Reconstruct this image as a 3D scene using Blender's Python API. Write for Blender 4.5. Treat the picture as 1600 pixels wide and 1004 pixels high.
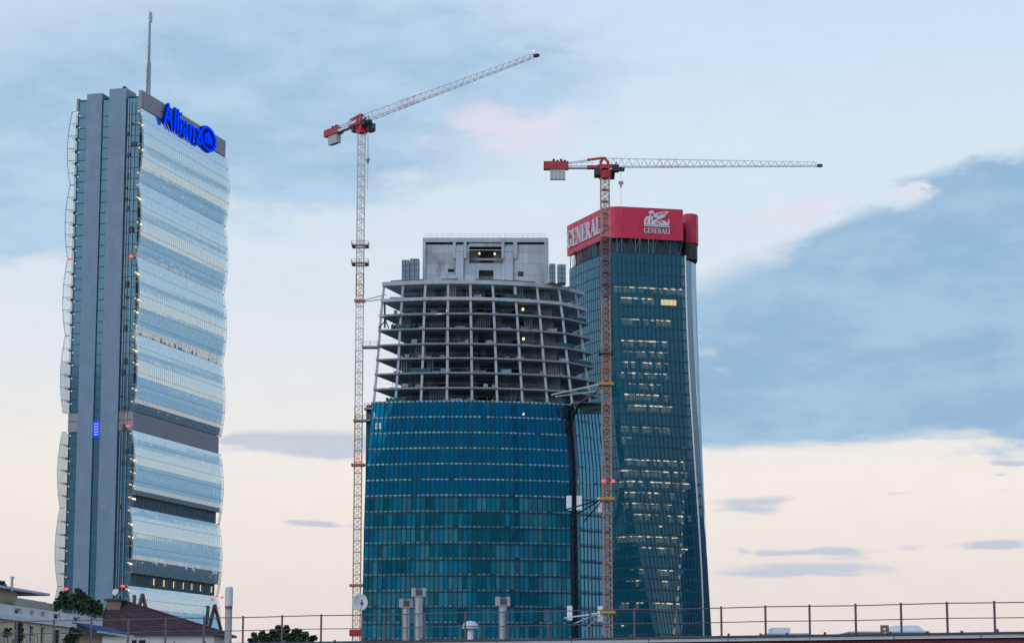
import bpy, math, random
from mathutils import Vector, Matrix, noise as mnoise
random.seed(7)
R = math.radians
for o in list(bpy.data.objects): bpy.data.objects.remove(o)
SC = bpy.context.scene
COL = SC.collection

def S(r, g, b):
    def f(c):
        c /= 255.0
        return c/12.92 if c <= .04045 else ((c+.055)/1.055)**2.4
    return (f(r), f(g), f(b), 1.0)

# ------------------------------------------------------------------ camera
F = 3720.0; PITCH = R(9.3); CZ = 15.0
cam_d = bpy.data.cameras.new('camera'); cam = bpy.data.objects.new('camera', cam_d)
COL.objects.link(cam); SC.camera = cam
cam_d.sensor_width = 36.0; cam_d.lens = 36.0*F/1600.0
cam_d.clip_start = 1.0; cam_d.clip_end = 30000
cam.location = (0, 0, CZ); cam.rotation_euler = (math.pi/2+PITCH, 0, 0)
cp, sp = math.cos(PITCH), math.sin(PITCH)
def ray(x, y):
    u = (x-800)/F; v = (502-y)/F
    return Vector((u, cp-v*sp, sp+v*cp))
def P(x, y, Y):
    d = ray(x, y)
    return Vector((0, 0, CZ))+d*(Y/d.y)
def hit(x, y, pt, nrm):
    d = ray(x, y); o = Vector((0, 0, CZ))
    return o+d*((pt-o).dot(nrm)/d.dot(nrm))
def azel(x, y):
    d = ray(x, y).normalized()
    return math.degrees(math.atan2(d.x, d.y)), math.degrees(math.asin(d.z))

# ------------------------------------------------------------------ view
vs = SC.view_settings
vs.view_transform = 'Standard'; vs.look = 'None'; vs.gamma = 1.0
vs.use_curve_mapping = False; vs.exposure = 0.0
SC.cycles.use_denoising = True
SC.cycles.use_adaptive_sampling = True; SC.cycles.adaptive_threshold = .025; SC.cycles.adaptive_min_samples = 10
SC.cycles.max_bounces = 5; SC.cycles.diffuse_bounces = 3; SC.cycles.glossy_bounces = 3; SC.cycles.transparent_max_bounces = 16
SC.cycles.sample_clamp_indirect = 4.0

# ------------------------------------------------------------------ world
SUN_EL = 28.0; SUN_AZ = -142.0     # azimuth clockwise from +Y
W = bpy.data.worlds.new('World'); SC.world = W; W.use_nodes = True
nt = W.node_tree; nt.nodes.clear()
def wn(t, **k):
    n = nt.nodes.new(t)
    for a, b in k.items(): setattr(n, a, b)
    return n
def wl(a, b): nt.links.new(a, b)
def M(op, a, b=None, c=None, clamp=False):
    n = wn('ShaderNodeMath', operation=op); n.use_clamp = clamp
    for i, v in enumerate((a, b, c)):
        if v is None: continue
        if isinstance(v, (int, float)): n.inputs[i].default_value = v
        else: wl(v, n.inputs[i])
    return n.outputs[0]
def SM(v, lo, hi):
    n = wn('ShaderNodeMapRange', interpolation_type='SMOOTHSTEP')
    wl(v, n.inputs[0]); n.inputs[1].default_value = lo; n.inputs[2].default_value = hi
    return n.outputs[0]
def MIX(f, a, b):
    n = wn('ShaderNodeMix', data_type='RGBA')
    for s, v in ((n.inputs[0], f), (n.inputs[6], a), (n.inputs[7], b)):
        if isinstance(v, (int, float, tuple)): s.default_value = v
        else: wl(v, s)
    return n.outputs[2]
tc = wn('ShaderNodeTexCoord'); dirv = tc.outputs['Generated']
sx = wn('ShaderNodeSeparateXYZ'); wl(dirv, sx.inputs[0])
DEG = 180/math.pi
az = M('MULTIPLY', M('ARCTAN2', sx.outputs[0], sx.outputs[1]), DEG)
el = M('MULTIPLY', M('ARCSINE', sx.outputs[2]), DEG)
def wnoise(scale, detail, rough, seed, sc=(1, 1, 2.6)):
    mp = wn('ShaderNodeMapping'); wl(dirv, mp.inputs[0])
    mp.inputs['Scale'].default_value = sc; mp.inputs['Location'].default_value = (seed, seed*.7, seed*1.3)
    n = wn('ShaderNodeTexNoise'); n.inputs['Scale'].default_value = scale
    n.inputs['Detail'].default_value = detail; n.inputs['Roughness'].default_value = rough
    wl(mp.outputs[0], n.inputs['Vector'])
    return n.outputs['Fac']
n_big = wnoise(9, 3, .5, 3.1)
n_mid = wnoise(26, 5, .58, 11.7)
n_fin = wnoise(60, 5, .62, 23.3, (1, 1, 2.2))
n_str = wnoise(22, 5, .55, 41.0, (1, 1, 7))
# clear-sky gradient over elevation
ramp = wn('ShaderNodeValToRGB')
wl(M('DIVIDE', M('ADD', el, 2.0), 62.0, clamp=True), ramp.inputs[0])
stops = [(-2, (229, 214, 213)), (1.2, (232, 219, 218)), (3.2, (235, 225, 220)), (5.4, (246, 237, 228)),
         (7.8, (233, 234, 237)), (10.0, (221, 231, 241)), (13.5, (216, 231, 244)), (17.5, (203, 224, 247)),
         (30, (165, 205, 250)), (60, (130, 185, 252))]
cr = ramp.color_ramp
while len(cr.elements) < len(stops): cr.elements.new(.5)
for e, (d, c) in zip(cr.elements, stops):
    e.position = (d+2)/62.0; e.color = S(*c)
sky = wn('ShaderNodeTexSky', sky_type='NISHITA'); sky.sun_disc = False
sky.sun_elevation = R(SUN_EL); sky.sun_rotation = R(SUN_AZ); sky.altitude = 120
skyc = wn('ShaderNodeMix', data_type='RGBA', blend_type='MULTIPLY'); skyc.inputs[0].default_value = 1
wl(sky.outputs[0], skyc.inputs[6]); skyc.inputs[7].default_value = (.12, .12, .12, 1)
base = MIX(0.05, ramp.outputs[0], skyc.outputs[2])
# warped coordinates for the cloud banks
waz = M('ADD', az, M('ADD', M('MULTIPLY', M('SUBTRACT', n_mid, .5), 3.4), M('MULTIPLY', M('SUBTRACT', n_fin, .5), 1.2)))
wel = M('ADD', el, M('ADD', M('MULTIPLY', M('SUBTRACT', n_mid, .5), 1.8), M('MULTIPLY', M('SUBTRACT', n_fin, .5), .8)))
wel2 = M('ADD', el, M('MULTIPLY', M('SUBTRACT', n_str, .5), .55))
PPD = 65.0
def blob(px, py, rx, ry, w, flat=False, pw=2):
    a, e = azel(px, py)
    dx = M('DIVIDE', M('SUBTRACT', waz, a), rx/PPD)
    dy = M('DIVIDE', M('SUBTRACT', wel2 if flat else wel, e), ry/PPD)
    d = M('ADD', M('MULTIPLY', dx, dx), M('MULTIPLY', dy, dy))
    if pw == 4: d = M('MULTIPLY', d, d)
    return M('MULTIPLY', M('EXPONENT', M('MULTIPLY', d, -1)), w)
def total(lst):
    t = None
    for b in lst:
        o = blob(*b); t = o if t is None else M('ADD', t, o)
    return t
# heavy bank that fills the right of the view; out-of-view blobs added to shape the glass reflections
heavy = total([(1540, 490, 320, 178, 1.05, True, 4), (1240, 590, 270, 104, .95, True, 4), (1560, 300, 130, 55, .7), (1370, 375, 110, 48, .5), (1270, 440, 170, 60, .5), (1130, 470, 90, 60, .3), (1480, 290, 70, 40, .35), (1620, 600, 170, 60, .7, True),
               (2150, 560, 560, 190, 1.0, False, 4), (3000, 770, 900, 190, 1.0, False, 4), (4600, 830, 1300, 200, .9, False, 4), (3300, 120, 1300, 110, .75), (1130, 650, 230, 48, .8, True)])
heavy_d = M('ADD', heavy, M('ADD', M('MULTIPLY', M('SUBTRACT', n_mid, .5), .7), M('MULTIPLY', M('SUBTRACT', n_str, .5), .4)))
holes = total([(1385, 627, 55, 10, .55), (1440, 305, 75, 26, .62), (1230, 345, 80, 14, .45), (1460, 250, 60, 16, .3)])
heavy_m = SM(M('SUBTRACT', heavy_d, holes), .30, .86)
# thin soft veil high on the left
veil = total([(300, 170, 420, 120, .75), (760, 110, 260, 62, .55), (30, 350, 130, 62, .9), (480, 270, 230, 45, .5), (380, 110, 560, 210, .62),
              (60, 200, 120, 60, .35), (-500, 260, 420, 120, .7), (640, 20, 200, 40, .3)])
veil_m = SM(M('ADD', veil, M('ADD', M('MULTIPLY', M('SUBTRACT', n_mid, .5), .9), M('MULTIPLY', M('SUBTRACT', n_big, .5), .5))), .2, .95)
# long low streaks near the horizon
strk = total([(480, 693, 150, 26, 1.0, True), (400, 690, 60, 10, .5, True), (510, 817, 58, 8, .9, True), (1200, 786, 105, 15, .85, True),
              (1290, 861, 62, 10, 1.0, True), (1190, 861, 42, 7, .7, True), (1260, 891, 150, 15, .9, True), (1570, 850, 95, 12, .95, True),
              (1595, 722, 40, 9, .9, True), (1580, 742, 26, 5, .7, True), (1405, 768, 26, 6, .5, True), (1415, 856, 44, 9, .5, True),
              (1130, 858, 18, 7, .6, True), (1610, 768, 40, 10, .7, True), (40, 918, 80, 10, .6, True), (1500, 950, 160, 9, .4, True),
              (1900, 830, 160, 16, .9, True), (-200, 800, 160, 14, .9, True), (2350, 760, 200, 20, .8, True)])
strk_m = SM(M('ADD', strk, M('MULTIPLY', M('SUBTRACT', n_str, .5), .9)), .33, .85)
# ordinary broken cloud elsewhere in the sky
gen = M('MULTIPLY', SM(M('ADD', M('MULTIPLY', n_big, .6), M('MULTIPLY', n_mid, .4)), .5, .66), SM(el, 20, 28))
pink = total([(790, 205, 120, 46, .95), (740, 190, 60, 30, .3), (1225, 343, 85, 15, 1.0), (1425, 303, 70, 18, .6), (380, 745, 120, 22, .5), (1385, 627, 40, 7, .5)])
pink_m = SM(M('ADD', pink, M('MULTIPLY', M('SUBTRACT', n_fin, .5), .7)), .15, 1.1)
cl_var = SM(M('ADD', M('MULTIPLY', n_mid, .6), M('MULTIPLY', n_big, .4)), .38, .62)
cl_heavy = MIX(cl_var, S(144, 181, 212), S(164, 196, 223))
cl_veil = MIX(cl_var, S(156, 190, 220), S(180, 208, 233))
c1 = MIX(M('MULTIPLY', veil_m, .88), base, cl_veil)
c1 = MIX(M('MULTIPLY', gen, .55), c1, S(165, 194, 222))
c1 = MIX(M('MULTIPLY', pink_m, .8), c1, S(228, 222, 238))
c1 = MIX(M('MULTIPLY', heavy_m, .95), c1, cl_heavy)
c1 = MIX(M('MULTIPLY', strk_m, .85), c1, S(190, 200, 218))
fine = M('ADD', .965, M('MULTIPLY', n_fin, .07))
fin = wn('ShaderNodeMix', data_type='RGBA', blend_type='MULTIPLY'); fin.inputs[0].default_value = 1
wl(c1, fin.inputs[6]); wl(fine, fin.inputs[7])
bg = wn('ShaderNodeBackground'); wl(fin.outputs[2], bg.inputs[0]); bg.inputs[1].default_value = 1.0
W.cycles.sampling_method = 'MANUAL'; W.cycles.sample_map_resolution = 512
wo = wn('ShaderNodeOutputWorld'); wl(bg.outputs[0], wo.inputs[0])

# ------------------------------------------------------------------ sun (weak, wide: dusk)
sun_d = bpy.data.lights.new('sun', 'SUN'); sun_d.energy = 0.9; sun_d.angle = R(40); sun_d.color = (1, .97, .94)
sun = bpy.data.objects.new('sun', sun_d); COL.objects.link(sun)
sd = Vector((math.sin(R(SUN_AZ))*math.cos(R(SUN_EL)), math.cos(R(SUN_AZ))*math.cos(R(SUN_EL)), math.sin(R(SUN_EL))))
sun.rotation_euler = sd.to_track_quat('Z', 'Y').to_euler(); sun.location = (0, -50, 200)

# ================================================================== materials
MATS = {}
def mat(name, col, rough=.7, metal=0.0, spec=.4, var=.12, vscale=.6, bump=0.0, streak=0.0, objvar=0.0, stain=None):
    if name in MATS: return MATS[name]
    m = bpy.data.materials.new(name); m.use_nodes = True; MATS[name] = m
    t = m.node_tree; b = t.nodes['Principled BSDF']
    b.inputs['Roughness'].default_value = rough; b.inputs['Metallic'].default_value = metal
    b.inputs['Specular IOR Level'].default_value = spec
    c = t.nodes.new('ShaderNodeTexCoord')
    def noise(sc, vec, det=6):
        n = t.nodes.new('ShaderNodeTexNoise'); n.inputs['Scale'].default_value = sc; n.inputs['Detail'].default_value = det
        t.links.new(vec, n.inputs['Vector']); return n.outputs['Fac']
    def mth(op, a, bb):
        n = t.nodes.new('ShaderNodeMath'); n.operation = op
        for i, v in enumerate((a, bb)):
            if isinstance(v, (int, float)): n.inputs[i].default_value = v
            else: t.links.new(v, n.inputs[i])
        return n.outputs[0]
    f = mth('MULTIPLY', mth('SUBTRACT', noise(vscale, c.outputs['Object']), .5), var*4)
    if streak:
        mp = t.nodes.new('ShaderNodeMapping'); mp.inputs['Scale'].default_value = (1, 1, .06)
        t.links.new(c.outputs['Object'], mp.inputs[0])
        f = mth('ADD', f, mth('MULTIPLY', mth('SUBTRACT', noise(1.1, mp.outputs[0]), .5), streak*4))
    if objvar:
        oi = t.nodes.new('ShaderNodeObjectInfo'); ge = t.nodes.new('ShaderNodeNewGeometry')
        r = mth('FRACT', mth('ADD', oi.outputs['Random'], ge.outputs['Random Per Island']), 0)
        f = mth('ADD', f, mth('MULTIPLY', mth('SUBTRACT', r, .5), objvar*2))
    f = mth('ADD', f, 1.0)
    mx = t.nodes.new('ShaderNodeVectorMath'); mx.operation = 'SCALE'; mx.inputs[0].default_value = col[:3]
    t.links.new(f, mx.inputs['Scale'])
    out = mx.outputs[0]
    if stain:
        n = t.nodes.new('ShaderNodeMapRange'); n.interpolation_type = 'SMOOTHSTEP'
        t.links.new(noise(stain[1], c.outputs['Object'], 9), n.inputs[0]); n.inputs[1].default_value = stain[2]; n.inputs[2].default_value = stain[2]+.12
        k = t.nodes.new('ShaderNodeMix'); k.data_type = 'RGBA'
        t.links.new(n.outputs[0], k.inputs[0]); t.links.new(out, k.inputs[6]); k.inputs[7].default_value = stain[0]
        out = k.outputs[2]
    t.links.new(out, b.inputs['Base Color'])
    if bump:
        bp = t.nodes.new('ShaderNodeBump'); bp.inputs['Strength'].default_value = bump; bp.inputs['Distance'].default_value = .05
        t.links.new(noise(vscale*6, c.outputs['Object']), bp.inputs['Height']); t.links.new(bp.outputs[0], b.inputs['Normal'])
    return m
def pour_bands(m, sx_, sz_, lo=.8, hi=1.08, mo_=.6, ms=.05):
    t = m.node_tree; b = t.nodes['Principled BSDF']; src = b.inputs['Base Color'].links[0].from_socket
    c = t.nodes.new('ShaderNodeTexCoord'); sp_ = t.nodes.new('ShaderNodeSeparateXYZ'); t.links.new(c.outputs['Object'], sp_.inputs[0])
    cb_ = t.nodes.new('ShaderNodeCombineXYZ'); t.links.new(sp_.outputs[0], cb_.inputs[0]); t.links.new(sp_.outputs[2], cb_.inputs[1])
    br = t.nodes.new('ShaderNodeTexBrick'); t.links.new(cb_.outputs[0], br.inputs['Vector']); br.inputs['Scale'].default_value = 1
    br.inputs['Brick Width'].default_value = sx_; br.inputs['Row Height'].default_value = sz_; br.inputs['Mortar Size'].default_value = ms
    br.inputs['Color1'].default_value = (lo, lo, lo, 1); br.inputs['Color2'].default_value = (hi, hi, hi, 1); br.inputs['Mortar'].default_value = (mo_, mo_, mo_, 1)
    mu = t.nodes.new('ShaderNodeMix'); mu.data_type = 'RGBA'; mu.blend_type = 'MULTIPLY'; mu.inputs[0].default_value = 1
    t.links.new(src, mu.inputs[6]); t.links.new(br.outputs[0], mu.inputs[7]); t.links.new(mu.outputs[2], b.inputs['Base Color'])
def emit(name, col, strength):
    if name in MATS: return MATS[name]
    m = bpy.data.materials.new(name); m.use_nodes = True; MATS[name] = m
    t = m.node_tree; t.nodes.clear()
    e = t.nodes.new('ShaderNodeEmission'); e.inputs[0].default_value = col; e.inputs[1].default_value = strength
    o = t.nodes.new('ShaderNodeOutputMaterial'); t.links.new(e.outputs[0], o.inputs[0])
    return m
def glass(name, refl, body, trans, f0=.2, power=3.0, rough=.03, tint=(.5, .7, .8, 1), objvar=0.0, wob=.0, wscale=.05, fmax=.92):
    """coated facade glass: mirror layer over a body that is part see-through"""
    m = bpy.data.materials.new(name); m.use_nodes = True; MATS[name] = m
    t = m.node_tree; t.nodes.clear()
    N = t.nodes.new; Lk = t.links.new
    lw = N('ShaderNodeLayerWeight'); lw.inputs['Blend'].default_value = .5
    p = N('ShaderNodeMath'); p.operation = 'POWER'; Lk(lw.outputs['Facing'], p.inputs[0]); p.inputs[1].default_value = power
    mr = N('ShaderNodeMapRange'); Lk(p.outputs[0], mr.inputs[0]); mr.inputs[3].default_value = f0; mr.inputs[4].default_value = fmax
    gl = N('ShaderNodeBsdfGlossy'); gl.inputs['Color'].default_value = refl; gl.inputs['Roughness'].default_value = rough
    df = N('ShaderNodeBsdfDiffuse'); df.inputs['Color'].default_value = body
    tr = N('ShaderNodeBsdfTransparent'); tr.inputs['Color'].default_value = tint
    bd = N('ShaderNodeMixShader'); bd.inputs[0].default_value = trans; Lk(df.outputs[0], bd.inputs[1]); Lk(tr.outputs[0], bd.inputs[2])
    if objvar:
        oi = N('ShaderNodeObjectInfo'); ge = N('ShaderNodeNewGeometry')
        a = N('ShaderNodeMath'); a.operation = 'ADD'; Lk(oi.outputs['Random'], a.inputs[0]); Lk(ge.outputs['Random Per Island'], a.inputs[1])
        fr = N('ShaderNodeMath'); fr.operation = 'FRACT'; Lk(a.outputs[0], fr.inputs[0])
        r2 = N('ShaderNodeMapRange'); Lk(fr.outputs[0], r2.inputs[0]); r2.inputs[3].default_value = 1-objvar; r2.inputs[4].default_value = 1+objvar
        sc = N('ShaderNodeVectorMath'); sc.operation = 'SCALE'; sc.inputs[0].default_value = body[:3]; Lk(r2.outputs[0], sc.inputs['Scale'])
        Lk(sc.outputs[0], df.inputs['Color'])
    if wob:
        c = N('ShaderNodeTexCoord'); n = N('ShaderNodeTexNoise'); n.inputs['Scale'].default_value = wscale; n.inputs['Detail'].default_value = 3
        Lk(c.outputs['Object'], n.inputs['Vector'])
        b = N('ShaderNodeBump'); b.inputs['Strength'].default_value = wob; b.inputs['Distance'].default_value = 1.0
        Lk(n.outputs['Fac'], b.inputs['Height']); Lk(b.outputs[0], gl.inputs['Normal'])
    mx = N('ShaderNodeMixShader'); Lk(mr.outputs[0], mx.inputs[0]); Lk(bd.outputs[0], mx.inputs[1]); Lk(gl.outputs[0], mx.inputs[2])
    o = N('ShaderNodeOutputMaterial'); Lk(mx.outputs[0], o.inputs[0])
    return m

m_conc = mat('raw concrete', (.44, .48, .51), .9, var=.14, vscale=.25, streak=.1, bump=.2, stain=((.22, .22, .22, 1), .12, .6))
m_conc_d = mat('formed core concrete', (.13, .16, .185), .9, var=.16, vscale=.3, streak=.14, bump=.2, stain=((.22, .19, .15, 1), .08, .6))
m_head = mat('poured head concrete', (.42, .455, .48), .9, var=.16, vscale=.22, streak=.14, bump=.2, stain=((.2, .2, .2, 1), .1, .6)); pour_bands(m_head, 4.6, 2.9)
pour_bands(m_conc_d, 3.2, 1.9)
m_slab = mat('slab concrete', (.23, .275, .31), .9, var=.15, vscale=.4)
m_form = mat('formwork panel', (.2, .27, .34), .7, var=.1, vscale=.8)
m_panel = mat('grey metal cladding', (.165, .25, .335), .5, .1, var=.05, vscale=.15, streak=.04)
pour_bands(m_panel, 2.3, 3.5, .93, 1.05, .8, .04)
m_parapet = mat('warm grey parapet', (.31, .285, .31), .6, var=.06, vscale=.2)
m_dark = mat('dark recess', (.03, .06, .085), .6, var=.1)
m_frame = mat('dark frame', (.05, .07, .09), .5, .3)
m_light_frame = mat('pale aluminium frame', (.5, .54, .58), .4, .5)
m_white = mat('white paint', (.78, .8, .82), .5, var=.06, stain=((.4, .36, .32, 1), .6, .62))
m_red = mat('crane red', (.46, .035, .05), .5, var=.1)
m_rust = mat('weathered red brown', (.22, .105, .095), .7, var=.2, vscale=1.5)
m_mast_w = mat('mast off white', (.66, .57, .54), .6, var=.12, vscale=.6, stain=((.42, .2, .13, 1), .5, .6))
m_mast_o = mat('mast orange', (.46, .2, .11), .6, var=.15)
m_grey = mat('grey steel', (.28, .3, .32), .5, .4)
m_black = mat('black machinery', (.03, .035, .04), .6)
m_cw = mat('counterweight concrete', (.45, .46, .46), .9, var=.1)
m_gold = mat('golden strut', (.16, .13, .09), .5, .3)
m_sign_red = mat('sign red', (.62, .026, .07), .45, var=.03, vscale=.1)
pour_bands(m_sign_red, 3.0, 2.6, .94, 1.04, .82, .04)
m_sign_white = mat('sign white', (.68, .66, .72), .5, var=.04)
m_galv = mat('galvanised steel', (.34, .38, .42), .33, .85, var=.12, vscale=3, streak=.15)
m_gutter = mat('gutter zinc', (.42, .46, .52), .5, .3, var=.1, vscale=.8)
m_fascia = mat('dark red fascia', (.13, .028, .038), .7, var=.15, vscale=.8)
m_rail = mat('railing steel', (.14, .11, .13), .55, .4, var=.1)
m_cream = mat('cream render', (.66, .55, .38), .9, var=.08, vscale=.5, streak=.06, stain=((.4, .33, .24, 1), .3, .64))
m_whitewall = mat('white render', (.62, .6, .58), .9, var=.08, vscale=.5, streak=.06)
m_brown = mat('brown plaster', (.22, .15, .11), .9, var=.1)
m_tile = mat('roof tile', (.075, .036, .042), .85, var=.15, vscale=2.5, objvar=.25)
m_awn = mat('blue awning', (.012, .05, .14), .8, var=.08)
m_leaf = mat('dark leaf', (.035, .07, .032), .7, var=.2, objvar=.45)
m_leaf2 = mat('olive leaf', (.07, .085, .035), .7, var=.2, objvar=.45)
m_bark = mat('bark', (.08, .06, .045), .9)
m_ground = mat('city ground', (.10, .11, .11), .95, var=.3, vscale=.01)
m_grass = mat('lawn', (.05, .08, .03), .95, var=.2, vscale=.1)
m_dish = mat('dish white', (.6, .62, .63), .5, var=.06)
e_blue = emit('lit blue', (.0, .045, 1.0, 1), 1.1)
e_blue2 = emit('blue screen', (.02, .09, 1.0, 1), .9)
e_warm = emit('warm lamp', (1.0, .70, .42, 1), .95)
e_white = emit('white lamp', (1.0, .95, .85, 1), 1.6)
e_office = emit('office light', (1.0, .82, .55, 1), 4)
e_red = emit('red warning lamp', (1.0, .10, .08, 1), 1.6)
e_yel = emit('lit office', (1.0, .80, .34, 1), 3.2)
g_al = glass('curved module glass', (.72, .86, .90, 1), (.12, .24, .34, 1), .25, f0=.68, power=2, rough=.02, wob=.012, wscale=.25)
g_clear = glass('clear fin glass', (.85, .92, .95, 1), (.5, .58, .64, 1), .80, f0=.10, power=3, rough=.02, tint=(.86, .92, .95, 1))
g_lift = glass('lift shaft glass', (.30, .55, .70, 1), (.02, .10, .17, 1), .0, f0=.08, rough=.06)
g_pw_up = glass('blue facade glass', (.01, .34, .56, 1), (.001, .068, .16, 1), .0, f0=.10, power=3, rough=.05, objvar=.2)
g_pw_lo = glass('teal facade glass', (.03, .42, .58, 1), (.004, .10, .17, 1), .0, f0=.08, power=3, rough=.05, objvar=.45)
g_pw_hz = glass('hazy facade glass', (.08, .45, .6, 1), (.025, .135, .20, 1), .0, f0=.09, power=3, rough=.08, objvar=.35)
g_pw_dk = glass('dim facade glass', (.02, .36, .52, 1), (.002, .06, .11, 1), .0, f0=.08, power=3, rough=.05, objvar=.3)
g_pw_r = glass('side facade glass', (.22, .58, .82, 1), (.006, .13, .26, 1), .0, f0=.22, power=2.5, rough=.05, objvar=.2)
g_ge = glass('dark office glass', (.36, .66, .80, 1), (.005, .125, .20, 1), .35, f0=.05, power=2.3, rough=.04, tint=(.62, .62, .58, 1), wob=.01, wscale=.3, fmax=.85)
g_ge_side = glass('pale return glass', (.55, .75, .88, 1), (.03, .10, .17, 1), .0, f0=.12, power=2.2, rough=.08)
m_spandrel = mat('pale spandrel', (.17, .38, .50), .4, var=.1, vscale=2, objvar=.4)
m_mull = mat('facade mullion', (.004, .035, .065), .45, .2)

# ================================================================== mesh helpers
class MB:
    def __init__(self): self.v = []; self.f = []
    def poly(self, pts):
        b = len(self.v); self.v += [tuple(p) for p in pts]; self.f.append(tuple(range(b, b+len(pts)))); return self
    def box(self, x0, x1, y0, y1, z0, z1):
        b = len(self.v)
        self.v += [(x0, y0, z0), (x1, y0, z0), (x1, y1, z0), (x0, y1, z0), (x0, y0, z1), (x1, y0, z1), (x1, y1, z1), (x0, y1, z1)]
        for q in ((3, 2, 1, 0), (4, 5, 6, 7), (0, 1, 5, 4), (1, 2, 6, 5), (2, 3, 7, 6), (3, 0, 4, 7)):
            self.f.append(tuple(b+i for i in q))
        return self
    def bar(self, p, q, w=.1, h=None):
        h = h or w; p = Vector(p); q = Vector(q); d = (q-p)
        if d.length < 1e-6: return self
        d.normalize(); up = Vector((0, 0, 1)) if abs(d.z) < .95 else Vector((0, 1, 0))
        a = d.cross(up).normalized()*w/2; c = a.cross(d).normalized()*h/2
        b = len(self.v)
        for o in (p, q):
            self.v += [tuple(o-a-c), tuple(o+a-c), tuple(o+a+c), tuple(o-a+c)]
        for k in ((0, 1, 2, 3), (7, 6, 5, 4), (0, 4, 5, 1), (1, 5, 6, 2), (2, 6, 7, 3), (3, 7, 4, 0)):
            self.f.append(tuple(b+i for i in k))
        return self
    def tube(self, p, q, r0, r1=None, n=10, caps=True):
        r1 = r0 if r1 is None else r1; p = Vector(p); q = Vector(q); d = (q-p).normalized()
        up = Vector((0, 0, 1)) if abs(d.z) < .95 else Vector((0, 1, 0))
        a = d.cross(up).normalized(); c = d.cross(a)
        b = len(self.v)
        for o, r in ((p, r0), (q, r1)):
            for i in range(n):
                t = 2*math.pi*i/n; self.v.append(tuple(o+a*r*math.cos(t)+c*r*math.sin(t)))
        for i in range(n):
            j = (i+1) % n; self.f.append((b+i, b+j, b+n+j, b+n+i))
        if caps: self.f.append(tuple(b+i for i in range(n-1, -1, -1))); self.f.append(tuple(b+n+i for i in range(n)))
        return self
    def lathe(self, prof, n=16, c=(0, 0, 0), fr=None):
        b = len(self.v); fr = fr or (Vector((1, 0, 0)), Vector((0, 1, 0)), Vector((0, 0, 1)))
        for r, z in prof:
            for i in range(n):
                t = 2*math.pi*i/n
                self.v.append(tuple(Vector(c)+fr[0]*r*math.cos(t)+fr[1]*r*math.sin(t)+fr[2]*z))
        for k in range(len(prof)-1):
            for i in range(n):
                j = (i+1) % n; self.f.append((b+k*n+i, b+k*n+j, b+(k+1)*n+j, b+(k+1)*n+i))
        return self
    def prism(self, pts, z0, z1):
        b = len(self.v); n = len(pts)
        self.v += [(p[0], p[1], z0) for p in pts]+[(p[0], p[1], z1) for p in pts]
        self.f.append(tuple(b+i for i in range(n-1, -1, -1))); self.f.append(tuple(b+n+i for i in range(n)))
        for i in range(n):
            j = (i+1) % n; self.f.append((b+i, b+j, b+n+j, b+n+i))
        return self
    def flat(self, pts, fr, d0, d1):
        """2-D outline pts in frame fr=(origin,u,v,n) extruded from d0 to d1 along n"""
        o, u, v, n = fr; b = len(self.v); k = len(pts)
        for d in (d0, d1): self.v += [tuple(o+u*p[0]+v*p[1]+n*d) for p in pts]
        self.f.append(tuple(b+i for i in range(k-1, -1, -1))); self.f.append(tuple(b+k+i for i in range(k)))
        for i in range(k):
            j = (i+1) % k; self.f.append((b+i, b+j, b+k+j, b+k+i))
        return self
    def mesh(self, name, m, smooth=False):
        me = bpy.data.meshes.new(name); me.from_pydata(self.v, [], self.f); me.update()
        if m: me.materials.append(m)
        if smooth: me.shade_smooth()
        return me
    def build(self, name, m, parent=None, smooth=False, **k):
        return link(name, self.mesh(name, m, smooth), parent, **k)
def link(name, me, parent=None, loc=None, rot=None, kind=None, label=None):
    o = bpy.data.objects.new(name, me); COL.objects.link(o)
    if parent: o.parent = parent
    if loc is not None: o.location = loc
    if rot is not None: o.rotation_euler = rot
    if kind: o['kind'] = kind
    if label: o['label'] = label
    return o
def thing(name, label, cat, loc=(0, 0, 0), rz=0.0, group=None):
    o = bpy.data.objects.new(name, None); COL.objects.link(o); o.empty_display_size = 1
    o.location = loc; o.rotation_euler = (0, 0, rz); tag(o, label, cat, group); return o
def tag(o, label, cat, group=None):
    o['label'] = label; o['category'] = cat
    if group: o['group'] = group
def struct(o): o['kind'] = 'structure'; return o
def interp(tab, x):
    if x <= tab[0][0]: a, b = tab[0], tab[1]
    elif x >= tab[-1][0]: a, b = tab[-2], tab[-1]
    else:
        for a, b in zip(tab, tab[1:]):
            if a[0] <= x <= b[0]: break
    return a[1]+(b[1]-a[1])*(x-a[0])/(b[0]-a[0])

# ================================================================== ground
struct(MB().poly([(-9000, -9000, 0), (9000, -9000, 0), (9000, 12000, 0), (-9000, 12000, 0)]).build('ground', m_ground))
struct(MB().poly([(-140, 430, .004), (140, 430, .004), (140, 900, .004), (-140, 900, .004)]).build('park_lawn', m_grass))

# ================================================================== tower with curved glass modules
HA = R(15)
c0 = P(218, 150, 692)
AT = thing('glass_office_tower', 'tall slim tower of bulging glass modules with blue lit sign, far left', 'tower', (c0.x, c0.y, 0), -HA)
an = Vector((math.cos(HA), -math.sin(HA), 0)); aa = Vector((math.sin(HA), math.cos(HA), 0))
def aloc(p):
    d = p-Vector((c0.x, c0.y, 0)); return Vector((d.dot(an), d.dot(aa), d.z))
AL = aloc(hit(351, 240, c0+an*.6, an)).y
AWd = -aloc(hit(122, 150, c0, aa)).x
def az_y(y): return hit(210, y, c0+an*.6, an).z if y > 100 else 0
ztop = P(218, 141, 692).z
mods = []
ys = [162, 280, 398, 520, 642]
for a, b in zip(ys, ys[1:]): mods.append((az_y(b), az_y(a)))
ys = [672, 792, 915, 1037]
for a, b in zip(ys, ys[1:]): mods.append((az_y(b), az_y(a)))
mods.append((6.0, mods[-1][0]-.25))
zpar = mods[0][1]
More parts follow.
